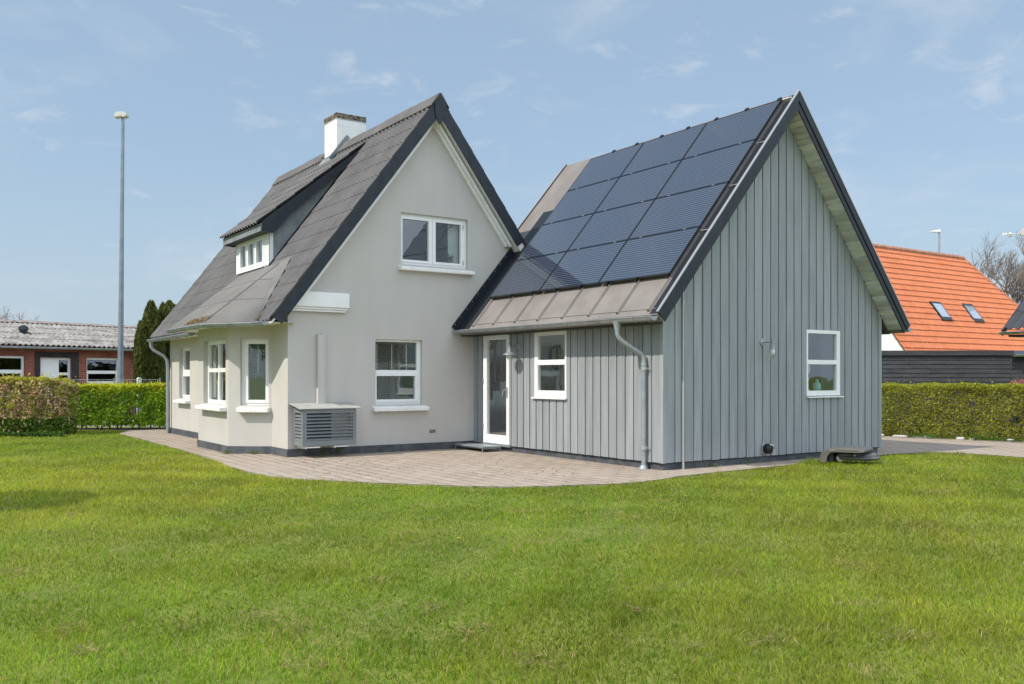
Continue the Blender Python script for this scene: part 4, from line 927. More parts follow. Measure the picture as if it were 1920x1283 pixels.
mb = MB(); mb.lathe([(.047,.0),(.047,.07)], c+Vector((0,0,.24)), 16); mb.build('collar', M['plastic'], t)
c = Vector((3.99,.21,1.17)); t = cylthing('jug', c, [(.05,0),(.07,.04),(.07,.10),(.05,.15),(.03,.17),(.035,.185),(.012,.21)], M['teal'], 'small teal lidded jug inside the timber gable window', 'jug', 'body')
mb = MB(); mb.tube([c+Vector((-.045,0,.15)),c+Vector((-.10,0,.14)),c+Vector((-.095,0,.08)),c+Vector((-.06,0,.05))], .009, 8); mb.build('handle', M['teal'], t, smooth=True)
c = Vector((.24,2.82,1.165)); t = thing('figurine', c, 'small black figurine on the sill beside the glazed door', 'figurine')
mb = MB(); blob(mb, c+Vector((0,0,.05)), Vector((.04,0,0)), Vector((0,.075,0)), Z*.03, .9, 14, 8); blob(mb, c+Vector((0,.05,.10)), Vector((.025,0,0)), Vector((0,.03,0)), Z*.03, 1, 12, 8); blob(mb, c+Vector((0,-.055,.095)), Vector((.02,0,0)), Vector((0,.02,0)), Z*.045, 1, 12, 8)
for yy in (-.05,.05): mb.tube([c+Vector((0,yy,0)), c+Vector((0,yy,.05))], .018, 8)
mb.build('body', M['plastic'], t, smooth='all')
c = onplane(1043, 670, (0,1,0), 5.345); t = thing('oval_mirror', c, 'oval mirror in a brown frame inside the timber side window', 'mirror')
mb = MB(); mb.tube([c+Vector((.17*cos(a),0,.25*sin(a))) for a in [2*PI*i/32 for i in range(33)]], .022, 8, False); mb.build('frame', M['brown'], t, smooth='all')
mb = MB(); mb.poly([c+Vector((.16*cos(2*PI*i/32),-.002,.24*sin(2*PI*i/32))) for i in range(32)]); mb.build('mirror_face', simple('mirror', (.55,.5,.4), .25, .6), t)
m_, nt_, b_ = newmat('net_curtain'); tl_ = nt_.nodes.new('ShaderNodeBsdfTranslucent'); tl_.inputs[0].default_value = (.8,.8,.76,1); b_.inputs['Base Color'].default_value = (.75,.75,.72,1); ms_ = nt_.nodes.new('ShaderNodeMixShader'); ms_.inputs[0].default_value = .6; L(nt_, b_.outputs[0], ms_.inputs[1]); L(nt_, tl_.outputs[0], ms_.inputs[2]); L(nt_, ms_.outputs[0], nt_.nodes['Material Output'].inputs[0])
mb = MB()
for i in range(44): mb.poly([(1.74+.02*sin(i*1.4),6.15+.05*i,.35),(1.74+.02*sin(i*1.4+1.4),6.2+.05*i,.35),(1.74+.02*sin(i*1.4+1.4),6.2+.05*i,2.45),(1.74+.02*sin(i*1.4),6.15+.05*i,2.45)])
o = mb.build('curtain', m_, None, smooth='all'); tag(o, 'white net curtain behind the staircase, seen through the glazed door', 'curtain')
t = thing('staircase', (.6,6.6,.32), 'white staircase with balusters seen through the glazed door', 'staircase')
mb = MB()
for k in range(9): mb.box(.35+.19*k, .56+.19*k, 6.75, 7.6, .12+.2*k, .30+.2*k+.02)
mb.build('steps', M['brown'], t)
mb = MB()
for k in range(9): mb.box(.42+.19*k, .455+.19*k, 6.76, 6.795, .32+.2*k, 1.15+.2*k)
mb.obox((1.18,6.778,1.96), Vector((.85,0,.89)), (0,.03,0), (-.02,0,.02)); mb.build('balustrade', M['white'], t)

# ------------------------------------------------------------------ hedges
def hedge(name, A, B, depth, h, nleaf, cfun, size, label, stems=True, z0=.12, gaps=.0, seed=1, rough=.06, asp=.55):
    A, B = Vector(A), Vector(B); A.z = B.z = 0; s = (B-A); Ln = s.length; s.normalize(); nb = Vector((-s.y, s.x, 0))
    if (A+nb-CAM).length < (A-CAM).length: nb = -nb            # nb points away from the camera
    t = thing(name, A, label, 'hedge')
    fs, fd, fz = rng.random(nleaf), rng.random(nleaf), rng.random(nleaf)
    k = rng.random(nleaf); inn = np.abs(rng.normal(size=nleaf))*.10
    ls = fs*Ln; ld = np.where(k < .55, inn, np.where(k < .70, depth-inn, fd*depth)); lz = np.where(k < .70, z0+(h-z0)*fz**1.1, h-inn*.8)
    fe = np.sqrt(np.clip(np.minimum(ls, Ln-ls)/.45, 0, 1)); lz = lz*(.84+.16*fe); ld = depth/2+(ld-depth/2)*(.55+.45*fe)
    q = np.c_[ls, ld, lz]
    bump = rough*(wav(q, 3.2, seed)+.7*wav(q, 9, seed+1)); ld = np.where(k < .55, ld+bump, np.where(k < .70, ld-bump, ld)); lz = np.where(k >= .70, lz+bump*.6, lz)
    ld = ld + np.maximum(0, .35-lz)*.25*np.where(k < .55, 1, 0)
    if gaps: keep = (wav(q*np.array((1,.3,1.3)), 5.5, seed+7) > -1+gaps*(1.6-lz/h*1.2)); 
    else: keep = np.ones(nleaf, bool)
    P = np.array(A)+ls[:,None]*np.array(s)+ld[:,None]*np.array(nb)+np.c_[np.zeros((nleaf,2)), lz]
    nrm = np.where((k < .55)[:,None], -np.array(nb), np.where((k < .70)[:,None], np.array(nb), np.array((0,0,1.))))
    a, b = leafaxes(nleaf, size, nrm, .55, asp)
    cards('foliage', P[keep], a[keep], b[keep], cfun(q, h, nleaf)[keep], M['leaf'], t)
    m = int(Ln*26); ss = rng.random(m)*Ln; dd_s = rng.random(m)*depth*.8; hh = h + .02 + .10*rng.random(m)**2.2; Pq = np.array(A)+ss[:,None]*np.array(s)+dd_s[:,None]*np.array(nb); Pq[:,2] = hh
    a2, b2 = leafaxes(m, size*.9, np.tile((1.,0,0),(m,1)), .2, asp); cards('shoots', Pq, a2, b2, cfun(np.c_[ss,dd_s,np.full(m,h)], h, m), M['leaf'], t)
    if stems:
        mb = MB()
        x = .1
        while x < Ln:
            p = A + s*x + nb*(depth*.5+random.uniform(-.1,.1)); mb.tube([p+Vector((0,0,-.02)), p+Vector((random.uniform(-.05,.05),0,.3)), p+Vector((random.uniform(-.15,.15),random.uniform(-.1,.1),h*.55)), p+Vector((random.uniform(-.2,.2),0,h*.85))], [.022,.018,.012,.005], 5); x += random.uniform(.12,.3)
        mb.build('stems', M['bark'], t)
    return t
def mixc(c1, c2, t): return np.array(c1)*(1-t)[:,None]+np.array(c2)*t[:,None]
def c_beech(q, h, n):
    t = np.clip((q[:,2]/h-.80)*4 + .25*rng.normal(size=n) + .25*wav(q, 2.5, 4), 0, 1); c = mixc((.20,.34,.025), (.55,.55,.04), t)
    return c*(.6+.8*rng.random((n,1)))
def c_pink(q, h, n):
    r = rng.random(n) + .28*wav(q, 2.2, 14); c = np.where((r < .52)[:,None], np.array((.30,.34,.045)), np.where((r < .78)[:,None], np.array((.45,.34,.17)), np.array((.60,.44,.30))))
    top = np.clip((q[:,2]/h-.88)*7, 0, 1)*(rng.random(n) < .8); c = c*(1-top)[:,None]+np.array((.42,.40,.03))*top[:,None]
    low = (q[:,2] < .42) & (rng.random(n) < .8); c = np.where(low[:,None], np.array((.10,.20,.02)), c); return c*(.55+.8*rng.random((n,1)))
def c_berb(q, h, n):
    t = np.clip(.55+.3*wav(q, 4, 3)+.3*rng.normal(size=n), 0, 1); c = mixc((.17,.19,.035), (.38,.40,.05), t)
    br = (rng.random(n) < np.clip(.06+.4*np.maximum(0, .5-q[:,2]/h)+.15*wav(q, 2.2, 9), 0, .5))[:,None]; c = np.where(br, np.array((.20,.14,.11)), c)
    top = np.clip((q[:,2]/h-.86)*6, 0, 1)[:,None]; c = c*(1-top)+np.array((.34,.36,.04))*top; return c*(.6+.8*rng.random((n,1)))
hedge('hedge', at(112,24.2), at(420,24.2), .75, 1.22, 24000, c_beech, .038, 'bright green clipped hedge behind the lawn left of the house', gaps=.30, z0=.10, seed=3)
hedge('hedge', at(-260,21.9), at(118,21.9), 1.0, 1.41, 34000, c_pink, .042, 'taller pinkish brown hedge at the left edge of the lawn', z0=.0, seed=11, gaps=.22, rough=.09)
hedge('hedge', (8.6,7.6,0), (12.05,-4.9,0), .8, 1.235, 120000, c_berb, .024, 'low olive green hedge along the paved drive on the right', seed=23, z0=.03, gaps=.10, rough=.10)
# edging stones and small plants along its foot
hd = Vector((12.05-8.6, -4.9-7.6, 0)).normalized()
for k, (f, l_, h_) in enumerate([(4.7,.10,.05),(5.0,.08,.055),(5.45,.22,.045),(5.95,.24,.05),(6.75,.10,.055),(7.0,.06,.05),(7.75,.09,.055),(8.05,.07,.05),(9.05,.10,.075)]):
    p = Vector((8.6,7.6,0))+hd*f+Vector((-.16,-.04,0)); mb = MB(); blob(mb, p+Vector((.03,.01,h_*.45)), hd*l_*.9, Vector((.07,.02,0)), Z*h_*.75, .7, 14, 8)
    mb.v = [tuple(Vector(v)+Vector((mnoise.noise(Vector(v)*17),mnoise.noise(Vector(v)*17+Vector((5,0,0))),mnoise.noise(Vector(v)*17+Vector((0,9,0)))))*.018) for v in mb.v]
    o = mb.build('edging_stone', M['stone'], None, smooth='all')
    ln = ['small white stone nearest the timber annexe at the hedge foot','second white stone from the annexe at the hedge foot','long white stone left of its twin at the hedge foot','long white stone right of its twin at the hedge foot','squat white stone just right of the two long ones','tiny white stone in the middle of the hedge foot','white stone left of a tiny one at the hedge foot','tiny white stone left of the last large one','large round white stone farthest right at the hedge foot'][k]
    tag(o, ln, 'stone', 'white stones edging the hedge')
n = 9000; f = rng.random(n)*13; q = np.c_[8.6+hd.x*f, 7.6+hd.y*f]; q += np.c_[-.10-.16*rng.random(n), -.03-.05*rng.random(n)]
hgt = .03+.11*np.clip(wav(q, 4, 31)+.35, 0, 1)*rng.random(n); a, b = leafaxes(n, .018); keep = wav(q, 3.1, 33) > -.25
o = cards('ground_cover', np.c_[q, hgt][keep], a[keep], b[keep], (np.array((.09,.17,.025))*(.6+.9*rng.random((n,1))))[keep], M['leaf']); tag(o, 'low leafy weeds among the white stones under the right hedge', 'weeds', kind='stuff')
n = 6000; u_ = rng.uniform(-60, 118, n); P = np.array([at(a_, 21.75-.25*b_) for a_, b_ in zip(u_, rng.random(n))]); P[:,2] = .02+.16*rng.random(n)*np.clip(wav(P[:,:2], 3, 41)+.55, .1, 1); a, b = leafaxes(n, .028)
o = cards('ground_cover', P, a, b, np.array((.07,.15,.025))*(.5+.9*rng.random((n,1))), M['leaf']); tag(o, 'leafy green plants along the foot of the pinkish hedge', 'weeds', kind='stuff')

# ------------------------------------------------------------------ weeds and dandelions
def weed(p, h, n, label, cat='weed', flower=None):
    p = Vector(p); t = thing('weed' if not flower else 'dandelion', p, label, cat)
    if not flower:
        P = np.array(p)+np.c_[rng.normal(size=(n,2))*.05, .01+h*rng.random(n)**1.5]; a, b = leafaxes(n, .020, np.tile((0,0,1.),(n,1)), .3, .3)
        cards('leaves', P, a, b, np.array((.13,.19,.035))*(.6+.9*rng.random((n,1))), M['leaf'], t)
        mb = MB(); mb.tube([p+Vector((0,0,-.005)), p+Vector((.01,0,h))], .003, 5); mb.build('stem', M['bark'], t)
    else:
        mb = MB(); mb.tube([p+Vector((0,0,-.02)), p+Vector((.004,0,h))], .003, 5); mb.build('stem', M['mower'], t)
        mb = MB()
        for i in range(26):
            a = i*2.4; r = .019*(.5+.5*((i*7) % 5)/4); d_ = Vector((cos(a),sin(a),0)); e_ = Vector((-sin(a),cos(a),0)); c_ = p+Vector((.004,0,h))
            mb.poly([c_, c_+d_*r*.6+e_*.004+Z*.006, c_+d_*r+Z*.004, c_+d_*r*.6-e_*.004+Z*.006])
        mb.build('flower', M['yellow'], t)
weed((-2.93,5.36,0), .16, 40, 'lone pale weed under the right end of the louvred box')
weed((-3.25,5.36,0), .09, 40, 'small green weed under the middle of the louvred box')
weed((-4.60,6.72,0), .07, 70, 'yellowish weed tuft at the near corner of the bay plinth')
weed((-4.17,6.40,0), .05, 50, 'low weed tuft midway along the angled bay plinth')
weed((1.05,-.04,0), .05, 40, 'small weed tuft at the timber gable plinth right of the conduit')
weed((1.85,-.05,0), .04, 25, 'tiny weed at the timber gable plinth left of the hose reel')
weed((-5.705,-3.466,0), .07, 1, 'yellow dandelion flower alone in the middle of the lawn', 'dandelion', True)
weed((-2.1,-2.55,0), .055, 1, 'yellow dandelion flower in the lawn in front of the timber gable', 'dandelion', True)
weed((-5.20,6.0,0), .05, 1, 'yellow dandelion flower at the patio edge near the bay', 'dandelion', True)
# ragged taller grass around the shelter and a few leaves of debris on the patio
n = 420; P = np.array([mp3(*r) for r in np.c_[rng.uniform(-.30,.95,n), -.06-.14*rng.random(n), np.zeros(n)]]); P[:120] = np.array([mp3(*r) for r in np.c_[rng.uniform(-.32,-.02,120), rng.uniform(-.1,.35,120), np.zeros(120)]])
h = .012+.028*rng.random(n); h[:120] *= 1.5; A_l = np.c_[rng.normal(size=(n,2))*.25*h[:,None], h/1]; P[:,2] += h-.03; bb = np.c_[rng.normal(size=(n,2))*.003, np.zeros(n)]
o = cards('long_grass', P, A_l, bb, np.array((.24,.33,.03))*(.6+.9*rng.random((n,1))), M['grass']); tag(o, 'longer grass tufts around the mower shelter', 'grass', kind='stuff')
n = 520; x = rng.uniform(-4.6, -.2, n); y = rng.uniform(-.4, 5.1, n); keep = inpoly(x, y) & (wav(np.c_[x,y], 2.2, 51) > -.1); x, y = x[keep], y[keep]; n = len(x); a, b = leafaxes(n, .017, np.tile((0,0,1.),(n,1)), 2.5, .5)
o = cards('dry_leaves', np.c_[x, y, np.full(n,.010)], a, b, np.array((.20,.075,.045))*(.5+.9*rng.random((n,1))), M['leaf']); tag(o, 'dry reddish leaf litter scattered over the patio', 'leaves', kind='stuff')

# ------------------------------------------------------------------ tall lamp post, bungalow, conifers (left)
p0 = at(225, 29, 0); lp = thing('lamp_post', p0, 'tall grey steel lamp post in front of the brick bungalow', 'lamp post')
top = at(230.5, 29, 1.438+(706-216)/F_PX*29)
mb = MB(); mb.tube([p0, p0.lerp(top,.25), p0.lerp(top,.6), top], [.098,.088,.066,.048], 16); mb.build('pole', M['polesteel'], lp, smooth=True)
mb = MB(); r_ = Vector((.825,-.565,0)); f_ = Vector((.565,.825,0))
mb.prism([top+r_*x+Z*z-f_*.12 for x, z in ((-.24,-.10),(-.22,.03),(-.16,.07),(-.03,.08),(.03,.08),(.10,.07),(.15,.02),(.15,-.05),(.05,-.10),(-.02,-.06))], f_*.24)
mb.build('lamp_head', M['pale'], lp, bevel=.008)
mb = MB(); mb.obox(top+r_*-.12+Z*-.085, r_*.10, f_*.09, Z*.012); mb.build('lens', M['bulb'], lp)
B0 = Vector((-6.937,22.733,0)); ba = Vector((.944,.330,0)); bn = Vector((-.330,.944,0)); BWl = B0+bn*.4
bung = thing('bungalow', BWl, 'low red brick bungalow with lichen covered corrugated roof', 'house')
FBu = Frame(BWl, ba, -bn); bd = bn.dot(BWl)
def bs(u, v):
    p = onplane(u, v, bn, bd); return (p-Vector((BWl.x,BWl.y,0))).dot(ba), p.z
s1, t1 = bs(46.8,668); bar1 = bs(46.8,697)[1]; dl_, dt = bs(65,660); dr_ = bs(147.3,660)[0]; fl_, ft = bs(74.8,670.5); fr_ = bs(134.5,670.5)[0]; w2l, w2t = bs(162.5,671); w2r = bs(224,671)[0]; w2b = bs(162.5,720)[1]; bar2 = bs(190,698.4)[1]
W1 = (s1-2.2, s1, .75, t1); DR = (fl_, fr_, .15, ft); W2 = (w2l, w2r, w2b, w2t)
mb = MB(); plate(mb, FBu, rect(-9, 9, 0, 2.50), [W1, DR, W2], 0, -.2); mb.box(0,0,0,0,0,0) if False else None
plate(mb, Frame(BWl+ba*9, bn, ba), rect(0, 8, 0, 2.6), [], 0, -.2); plate(mb, Frame(BWl-ba*9, bn, -ba), rect(0, 8, 0, 2.6), [], 0, -.2); plate(mb, Frame(BWl+bn*8, ba, bn), rect(-9, 9, 0, 2.50), [], 0, -.2)
M['brickb'] = M['brick']; bw_ = mb.build('wall', M['brick'], bung)
mb = MB(); plate(mb, FBu, rect(dl_, dr_, .0, dt), [(fl_,fr_,0,ft)], .025, .001); mb.build('door_surround', M['darkbrick'], bung)
window(bung, FBu, W1, [(W1[0]+.07,W1[1]-.07,bar1+.06,t1-.07),(W1[0]+.1,W1[1]-.1,.85,bar1-.06)], .08)
window(bung, FBu, W2, [(w2l+.06,w2r-.06,bar2+.06,w2t-.06),(w2l+.09,w2r-.09,w2b+.09,bar2-.05)], .08)
g0, g1 = bs(113,673)[0], bs(130.5,673)[0]; bz = bs(113,701)[1]
dd_ = window(bung, FBu, DR, [(g0,g1,bz+.04,ft-.07),(g0,g1,.3,bz-.05)], .10, name='door')
mb = MB(); q0, q1 = bs(77,673)[0], bs(106,673)[0]
for za, zb in ((bz+.02, ft-.09), (.25, bz-.04)): plate(mb, FBu, rect(q0+.03,q1,za,zb), [], -.085, -.099)
mb.build('panel', M['white'], dd_)
mb = MB(); mb.obox(BWl+bn*3.2+Vector((0,0,1.3)), ba*8.5, bn*.05, Z*1.2); mb.build('room', M['dark'], bung)
rb = 4.0; ridge_z = 1.438+(706-603.5)/F_PX*((B0+ba*1.5+bn*rb-CAM).dot(Vector((sin(TH),cos(TH),0))))
ez = 2.45; ub = (bn*rb+Vector((0,0,ridge_z-ez))).normalized(); lb = math.hypot(rb, ridge_z-ez)
mb = MB(); corrugate(mb, B0-ba*9.3+Vector((0,0,ez)), ba, ub, 18.6, 4, lb/4, .177, .040, .022, per=6)
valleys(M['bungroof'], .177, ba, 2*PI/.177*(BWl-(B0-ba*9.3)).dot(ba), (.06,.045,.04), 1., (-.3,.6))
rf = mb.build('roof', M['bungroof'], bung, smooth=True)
mb = MB(); ub2 = (-bn*rb+Vector((0,0,ridge_z-ez))).normalized(); e_ = B0+bn*2*rb+Vector((0,0,ez)); mb.prism([B0-ba*9.3+Vector((0,0,ez-.03)), B0-ba*9.3+bn*rb+Vector((0,0,ridge_z-.03)), e_-ba*9.3-Z*.03, e_-ba*9.3-Z*.08, B0-ba*9.3+Vector((0,0,ez-.08))], ba*18.6)
mb.build('roof_deck', M['backing'], bung)
mb = MB(); rp = B0+bn*rb+Vector((0,0,ridge_z+.05)); mb.prism([rp-ba*9.3-bn*.15-Z*.03, rp-ba*9.3+Z*.05, rp-ba*9.3+bn*.15-Z*.03], ba*18.6); mb.build('ridge_cap', M['bungridge'], bung)
mb = MB(); gutter(mb, [B0-ba*9.3-bn*.04+Z*(ez-.05), B0+ba*9.3-bn*.04+Z*(ez-.05)], .055); mb.build('gutter', M['steel'], bung, smooth=True)
vn = onplane(44, 626, (bn*-(ridge_z-ez)+Vector((0,0,rb))).normalized(), (bn*-(ridge_z-ez)+Vector((0,0,rb))).normalized().dot(B0+Vector((0,0,ez))))
mb = MB(); mb.lathe([(.13,-.1),(.13,.12),(.17,.13),(.15,.24),(.05,.30)], vn, 10); mb.build('roof_vent', M['darkmetal'], bung)
sd = bs(251.4,671.6); c = FBu.p(sd[0], sd[1], .28); t = thing('satellite_dish', c, 'round white satellite dish on the brick wall beside the conifer', 'satellite dish')
mb = MB(); mb.lathe([(.155,.0),(.14,-.02),(.08,-.045),(.01,-.055)], c, 22, -f_-Z*-.15); mb.build('dish', M['white'], t, smooth=True)
mb = MB(); mb.tube([c+f_*.05, FBu.p(sd[0], sd[1]-.05, 0)], .015, 6); mb.tube([c-Z*.12, c-f_*.2-Z*.04], .008, 6); mb.obox(c-f_*.21-Z*.035, r_*.02, f_*.03, Z*.02); mb.build('arm', M['pale'], t)
# bungalow is seen over a wire fence
fa, fb = at(128, 26.6, 0), at(300, 26.6, 0); wf = thing('wire_fence', fa, 'low grey wire mesh fence behind the green hedge', 'fence')
mb = MB(); zt = 1.438-(712-706)/F_PX*26.6; d_ = (fb-fa); Ld = d_.length; d_.normalize()
for z in (zt, zt-.2, zt-.4, zt-.8, .2): mb.tube([fa+Z*z, fb+Z*z], .006, 4)
for k in range(int(Ld/.07)): mb.tube([fa+d_*.07*k+Z*.1, fa+d_*.07*k+Z*zt], .004, 3)
mb.build('mesh', M['zinc'], wf)
for f in (0, .5, 1):
    mb = MB(); q = fa+d_*Ld*f; mb.tube([q, q+Z*(zt+.05)], .02, 8); mb.build('post', M['zinc'], wf)
q = at(261, 25.6, 0); pst = thing('fence_post', q, 'short white post behind the hedge beside the conifers', 'post'); mb = MB(); mb.box(q.x-.055,q.x+.055,q.y-.055,q.y+.055,0,1.36); mb.build('shaft', M['white'], pst); mb = MB(); mb.prism([(q.x-.065,q.y-.065,1.361),(q.x+.065,q.y-.065,1.361),(q.x+.02,q.y-.065,1.41),(q.x-.02,q.y-.065,1.41)],(0,.13,0)); mb.build('cap', M['white'], pst)
q0, q1 = at(266, 25.7, 0), at(330, 25.7, 0); mb = MB(); mb.prism([q0+Z*1.10, q0+Z*1.20, q1+Z*1.20, q1+Z*1.10], f_*.05); rr = mb.build('fence_rail', M['zincpaint']); tag(rr, 'horizontal grey rail between the white post and the house corner', 'fence rail')
def conifer(u, d, h, R, label, seed, n=26000):
    p = at(u, d, 0); t = thing('conifer', p, label, 'conifer')
    lobes = [(rng.uniform(0,2*PI), rng.uniform(.15,.75)*R, h*rng.uniform(.78,1.0), R*rng.uniform(.30,.48)) for _ in range(9)] + [(0,0,h,R*.6)]
    P = []; C = []
    for la, lr, lh, lR in lobes:
        m = n//len(lobes); z = rng.random(m)**.85*lh; f = z/lh; rad = lR*np.minimum(1, 1.7*(1-f)**.42)*np.minimum(1,.75+f*1.2); a = rng.uniform(0,2*PI,m)
        rr = rad*(1-.30*np.abs(rng.normal(size=m))*.6)*(1+.16*np.sin(a*5+z*3+seed)*np.sin(z*6.5+a*2))
        taper = .75+.25*np.minimum(1, f*3)
        P.append(np.c_[p.x+cos(la)*lr*taper+rr*np.cos(a), p.y+sin(la)*lr*taper+rr*np.sin(a), z])
    P = np.concatenate(P); m = len(P); dn_ = unit(m)*.45+np.array((0,0,1.)); dn_ /= np.linalg.norm(dn_,axis=1)[:,None]; s = .055*(.5+rng.random(m))[:,None]
    sd_ = np.cross(dn_, unit(m)); sd_ /= np.linalg.norm(sd_,axis=1)[:,None]
    col = mixc((.07,.085,.02), (.15,.165,.04), np.clip(.5+.3*wav(P,4,seed)+.25*rng.normal(size=m),0,1))*(.65+.7*rng.random((m,1)))
    cards('crown', P, dn_*s, sd_*s*.38, col, M['leaf'], t)
    mb = MB(); mb.tube([p, p+Z*h*.8], [.12,.03], 8); mb.build('trunk', M['bark'], t)
conifer(283, 27.2, 3.72, .50, 'dark columnar conifer beside the brick bungalow', 1)
conifer(318, 28.0, 3.78, .54, 'dark columnar conifer half hidden by the house roof', 2)
def baretree(p, h, label, lean=Vector((0,0,0)), levels=6, seed=3, r0=.16, cut=0., name='bare_tree', spread=.55):
    random.seed(seed); t = thing(name, p, label, 'tree'); tw, tk = MB(), MB()
    def grow(q, d_, ln, r, lv):
        k = 3; pts = [q]; dd = d_.copy()
        for i in range(k):
            dd = (dd + Vector((random.uniform(-1,1),random.uniform(-1,1),random.uniform(-.4,.8)))*.13 + lean*.06*(levels-lv)).normalized(); pts.append(pts[-1]+dd*ln/k)
        (tk if lv >= levels-2 else tw).tube(pts, [r, r*.9, r*.8, r*.68], 6 if lv >= levels-2 else 3, False)
        if lv == 0: return
        nb = random.choice((3,3,4)) if lv < levels else 4
        for i in range(nb):
            b = random.randint(1, k); a = Vector((random.uniform(-1,1),random.uniform(-1,1),random.uniform(-.2,.9))).normalized()
            grow(pts[b], (dd*(1-spread)+a*spread+lean*.25).normalized(), ln*random.uniform(.58,.82), r*random.uniform(.5,.68), lv-1)
    grow(Vector(p)-Z*.1, Vector((0,0,1)), h*.30, r0, levels); tk.build('trunk', M['bark'], t, smooth='all'); tw.build('branches', M['twig'], t); return t
baretree(at(42, 46, 0), 6.4, 'bare bush showing above the bungalow ridge', levels=6, seed=5, r0=.16)
random.seed(12); baretree(at(1893, 62, 0), 15., 'bare windswept tree behind the orange tiled house', lean=Vector((.25,-.18,.2)), levels=7, seed=12, r0=.30)

# ------------------------------------------------------------------ right side: orange tiled house, shed, carport, far lamp, wind gauge
OM = 1.385; on = Vector((0,-OM,1)); P0 = at(1693, 46, v=656); od = on.dot(P0)
rid = onplane(1805, 485, on, od); hipb = onplane(1909, 576, on, od); rid.z += 0
oh = thing('tiled_house', (P0.x+5, P0.y, 0), 'white house with bright orange tiled roof and two skylights', 'house')
yr = rid.y; zr_ = rid.z; x0 = P0.x; y_e = P0.y-.9; z_e = P0.z-.9*OM; slen = math.hypot(yr-y_e, zr_-z_e); Uo = Vector((0,yr-y_e,zr_-z_e)).normalized(); No = Vector((0,-Uo.z,Uo.y))
hd_ = (hipb.x-rid.x)/((zr_-hipb.z)/Uo.z)    # hip run per slope length
def osmax(t): return (rid.x-x0) + max(0, (slen-t))*hd_
rows = 22; mb = MB(); corrugate(mb, (x0,y_e,z_e), (1,0,0), Uo, osmax(0), rows, slen/rows, .27, .045, .055, smax=osmax, per=6)
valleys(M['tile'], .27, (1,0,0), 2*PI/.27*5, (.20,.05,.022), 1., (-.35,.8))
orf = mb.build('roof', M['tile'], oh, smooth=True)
mb = MB(); mb.tube([(x0,yr,zr_+.02),(rid.x,yr,zr_+.02)], .13, 8)
for k in range(int((rid.x-x0)/.38)): mb.lathe([(.15,-.05),(.16,.05)], (x0+.38*k,yr,zr_+.02), 8, (1,0,0))
mb.tube([(rid.x,yr,zr_),(rid.x+slen*hd_,y_e,z_e)], .12, 8)
for k in range(int(slen/.42)): t_ = slen-.42*k; mb.lathe([(.14,-.05),(.155,.05)], Vector((rid.x+(slen-t_)*hd_, y_e, z_e))+Uo*t_-Vector((0,0,0)), 8, (hd_,-Uo.y,-Uo.z))
mb.build('ridge_tiles', M['tileridge'], orf, smooth=True)
mb = MB(); yb2 = 2*yr-y_e; xh = rid.x+slen*hd_
mb.poly([(x0,yb2,z_e),(x0,yr,zr_-.03),(rid.x,yr,zr_-.03),(xh,yb2,z_e)]); mb.poly([(rid.x,yr,zr_-.04),(xh,y_e,z_e-.04),(xh,yb2,z_e-.04)]); mb.build('rear_roof', M['tile'], oh)
mb = MB(); gp = [(y_e+.3,0),(yb2-.3,0),(yb2-.3,z_e+.25),(yr,zr_-.15),(y_e+.3,z_e+.25)]
mb.prism([(x0+.12,y,z) for y, z in gp], (.2,0,0)); mb.box(x0+.33, xh-.5, y_e+.5, y_e+.7, 0, z_e+.4); mb.box(xh-.7, xh-.5, y_e+.71, yb2-.5, 0, z_e+.3); mb.build('wall', M['white'], oh)
for (u0,v0,u1,v1,wu) in ((1741,567,1764.5,601.5,19),(1800.5,571,1824.5,604.5,19)):
    a = onplane(u0, v0, on, od); b = onplane(u0+wu, v0+1.5, on, od); c = onplane(u1, v1, on, od); wv = Vector((b.x-a.x,0,0)); dv = (c-a); dv.x = 0
    up = No*.11; cc = a+wv/2+dv/2+No*.05
    mb = MB(); mb.obox(cc, wv/2, dv/2, No*.06); sk_ = mb.build('skylight', M['darkmetal'], orf); sk_['label'] = 'roof window with dark frame'
    mb = MB(); mb.obox(cc+No*.061-dv*.02, wv*.40, dv*.36, No*.004); mb.build('pane', simple('skylight_glass', (.72,.75,.78), .06, .9), sk_)
# dark boarded shed
sA, sB = at(1560, 26, 0), at(1897, 26, 0); shd = thing('shed', sA, 'long black boarded shed behind the right hedge', 'shed')
FS = Frame(sA, r_, -f_); Ls = (sB-sA).length; ztop = 1.438+(706-657.5)/F_PX*26
mb = MB(); nbd = 16; zb_ = ztop-.145
for k in range(nbd):
    za = .02+k*(zb_-.02)/nbd; zc = za+(zb_-.02)/nbd-.004
    mb.prism([FS.p(0,za,.018), FS.p(0,zc,.004), FS.p(0,zc,-.05), FS.p(0,za,-.05)], FS.s*(Ls-.05))
mb.prism([FS.p(Ls-.049,0,.02), FS.p(Ls-.049,zb_,.02), FS.p(Ls-.049,zb_,-3), FS.p(Ls-.049,0,-3)], FS.s*.05)
mb.prism([FS.p(0,.0,-.051), FS.p(0,zb_,-.051), FS.p(0,zb_,-.1), FS.p(0,.0,-.1)], FS.s*(Ls-.05)); mb.build('boards', M['shed'], shd)
mb = MB(); mb.prism([FS.p(-.02,zb_+.006,.07), FS.p(-.02,ztop,.07), FS.p(-.02,ztop,-3), FS.p(-.02,zb_+.006,-3)], FS.s*(Ls+.05)); mb.build('roof', M['shed'], shd)
mb = MB()
for j in range(9):
    for k in range(nbd): 
        za = .02+(k+.3)*(zb_-.02)/nbd; mb.obox(FS.p(.3+j*.62+random.uniform(-.01,.01), za, .0175), FS.s*.006, FS.n*.003, Z*.006)
mb.build('nail', M['alu'], shd)
FS2 = Frame(at(1893, 28.4, 0), r_, -f_); sh2 = thing('shed', FS2.O, 'lower dark shed with a gutter at the right edge of the view', 'shed')
mb = MB(); zt2 = 1.438+(706-668)/F_PX*28.4
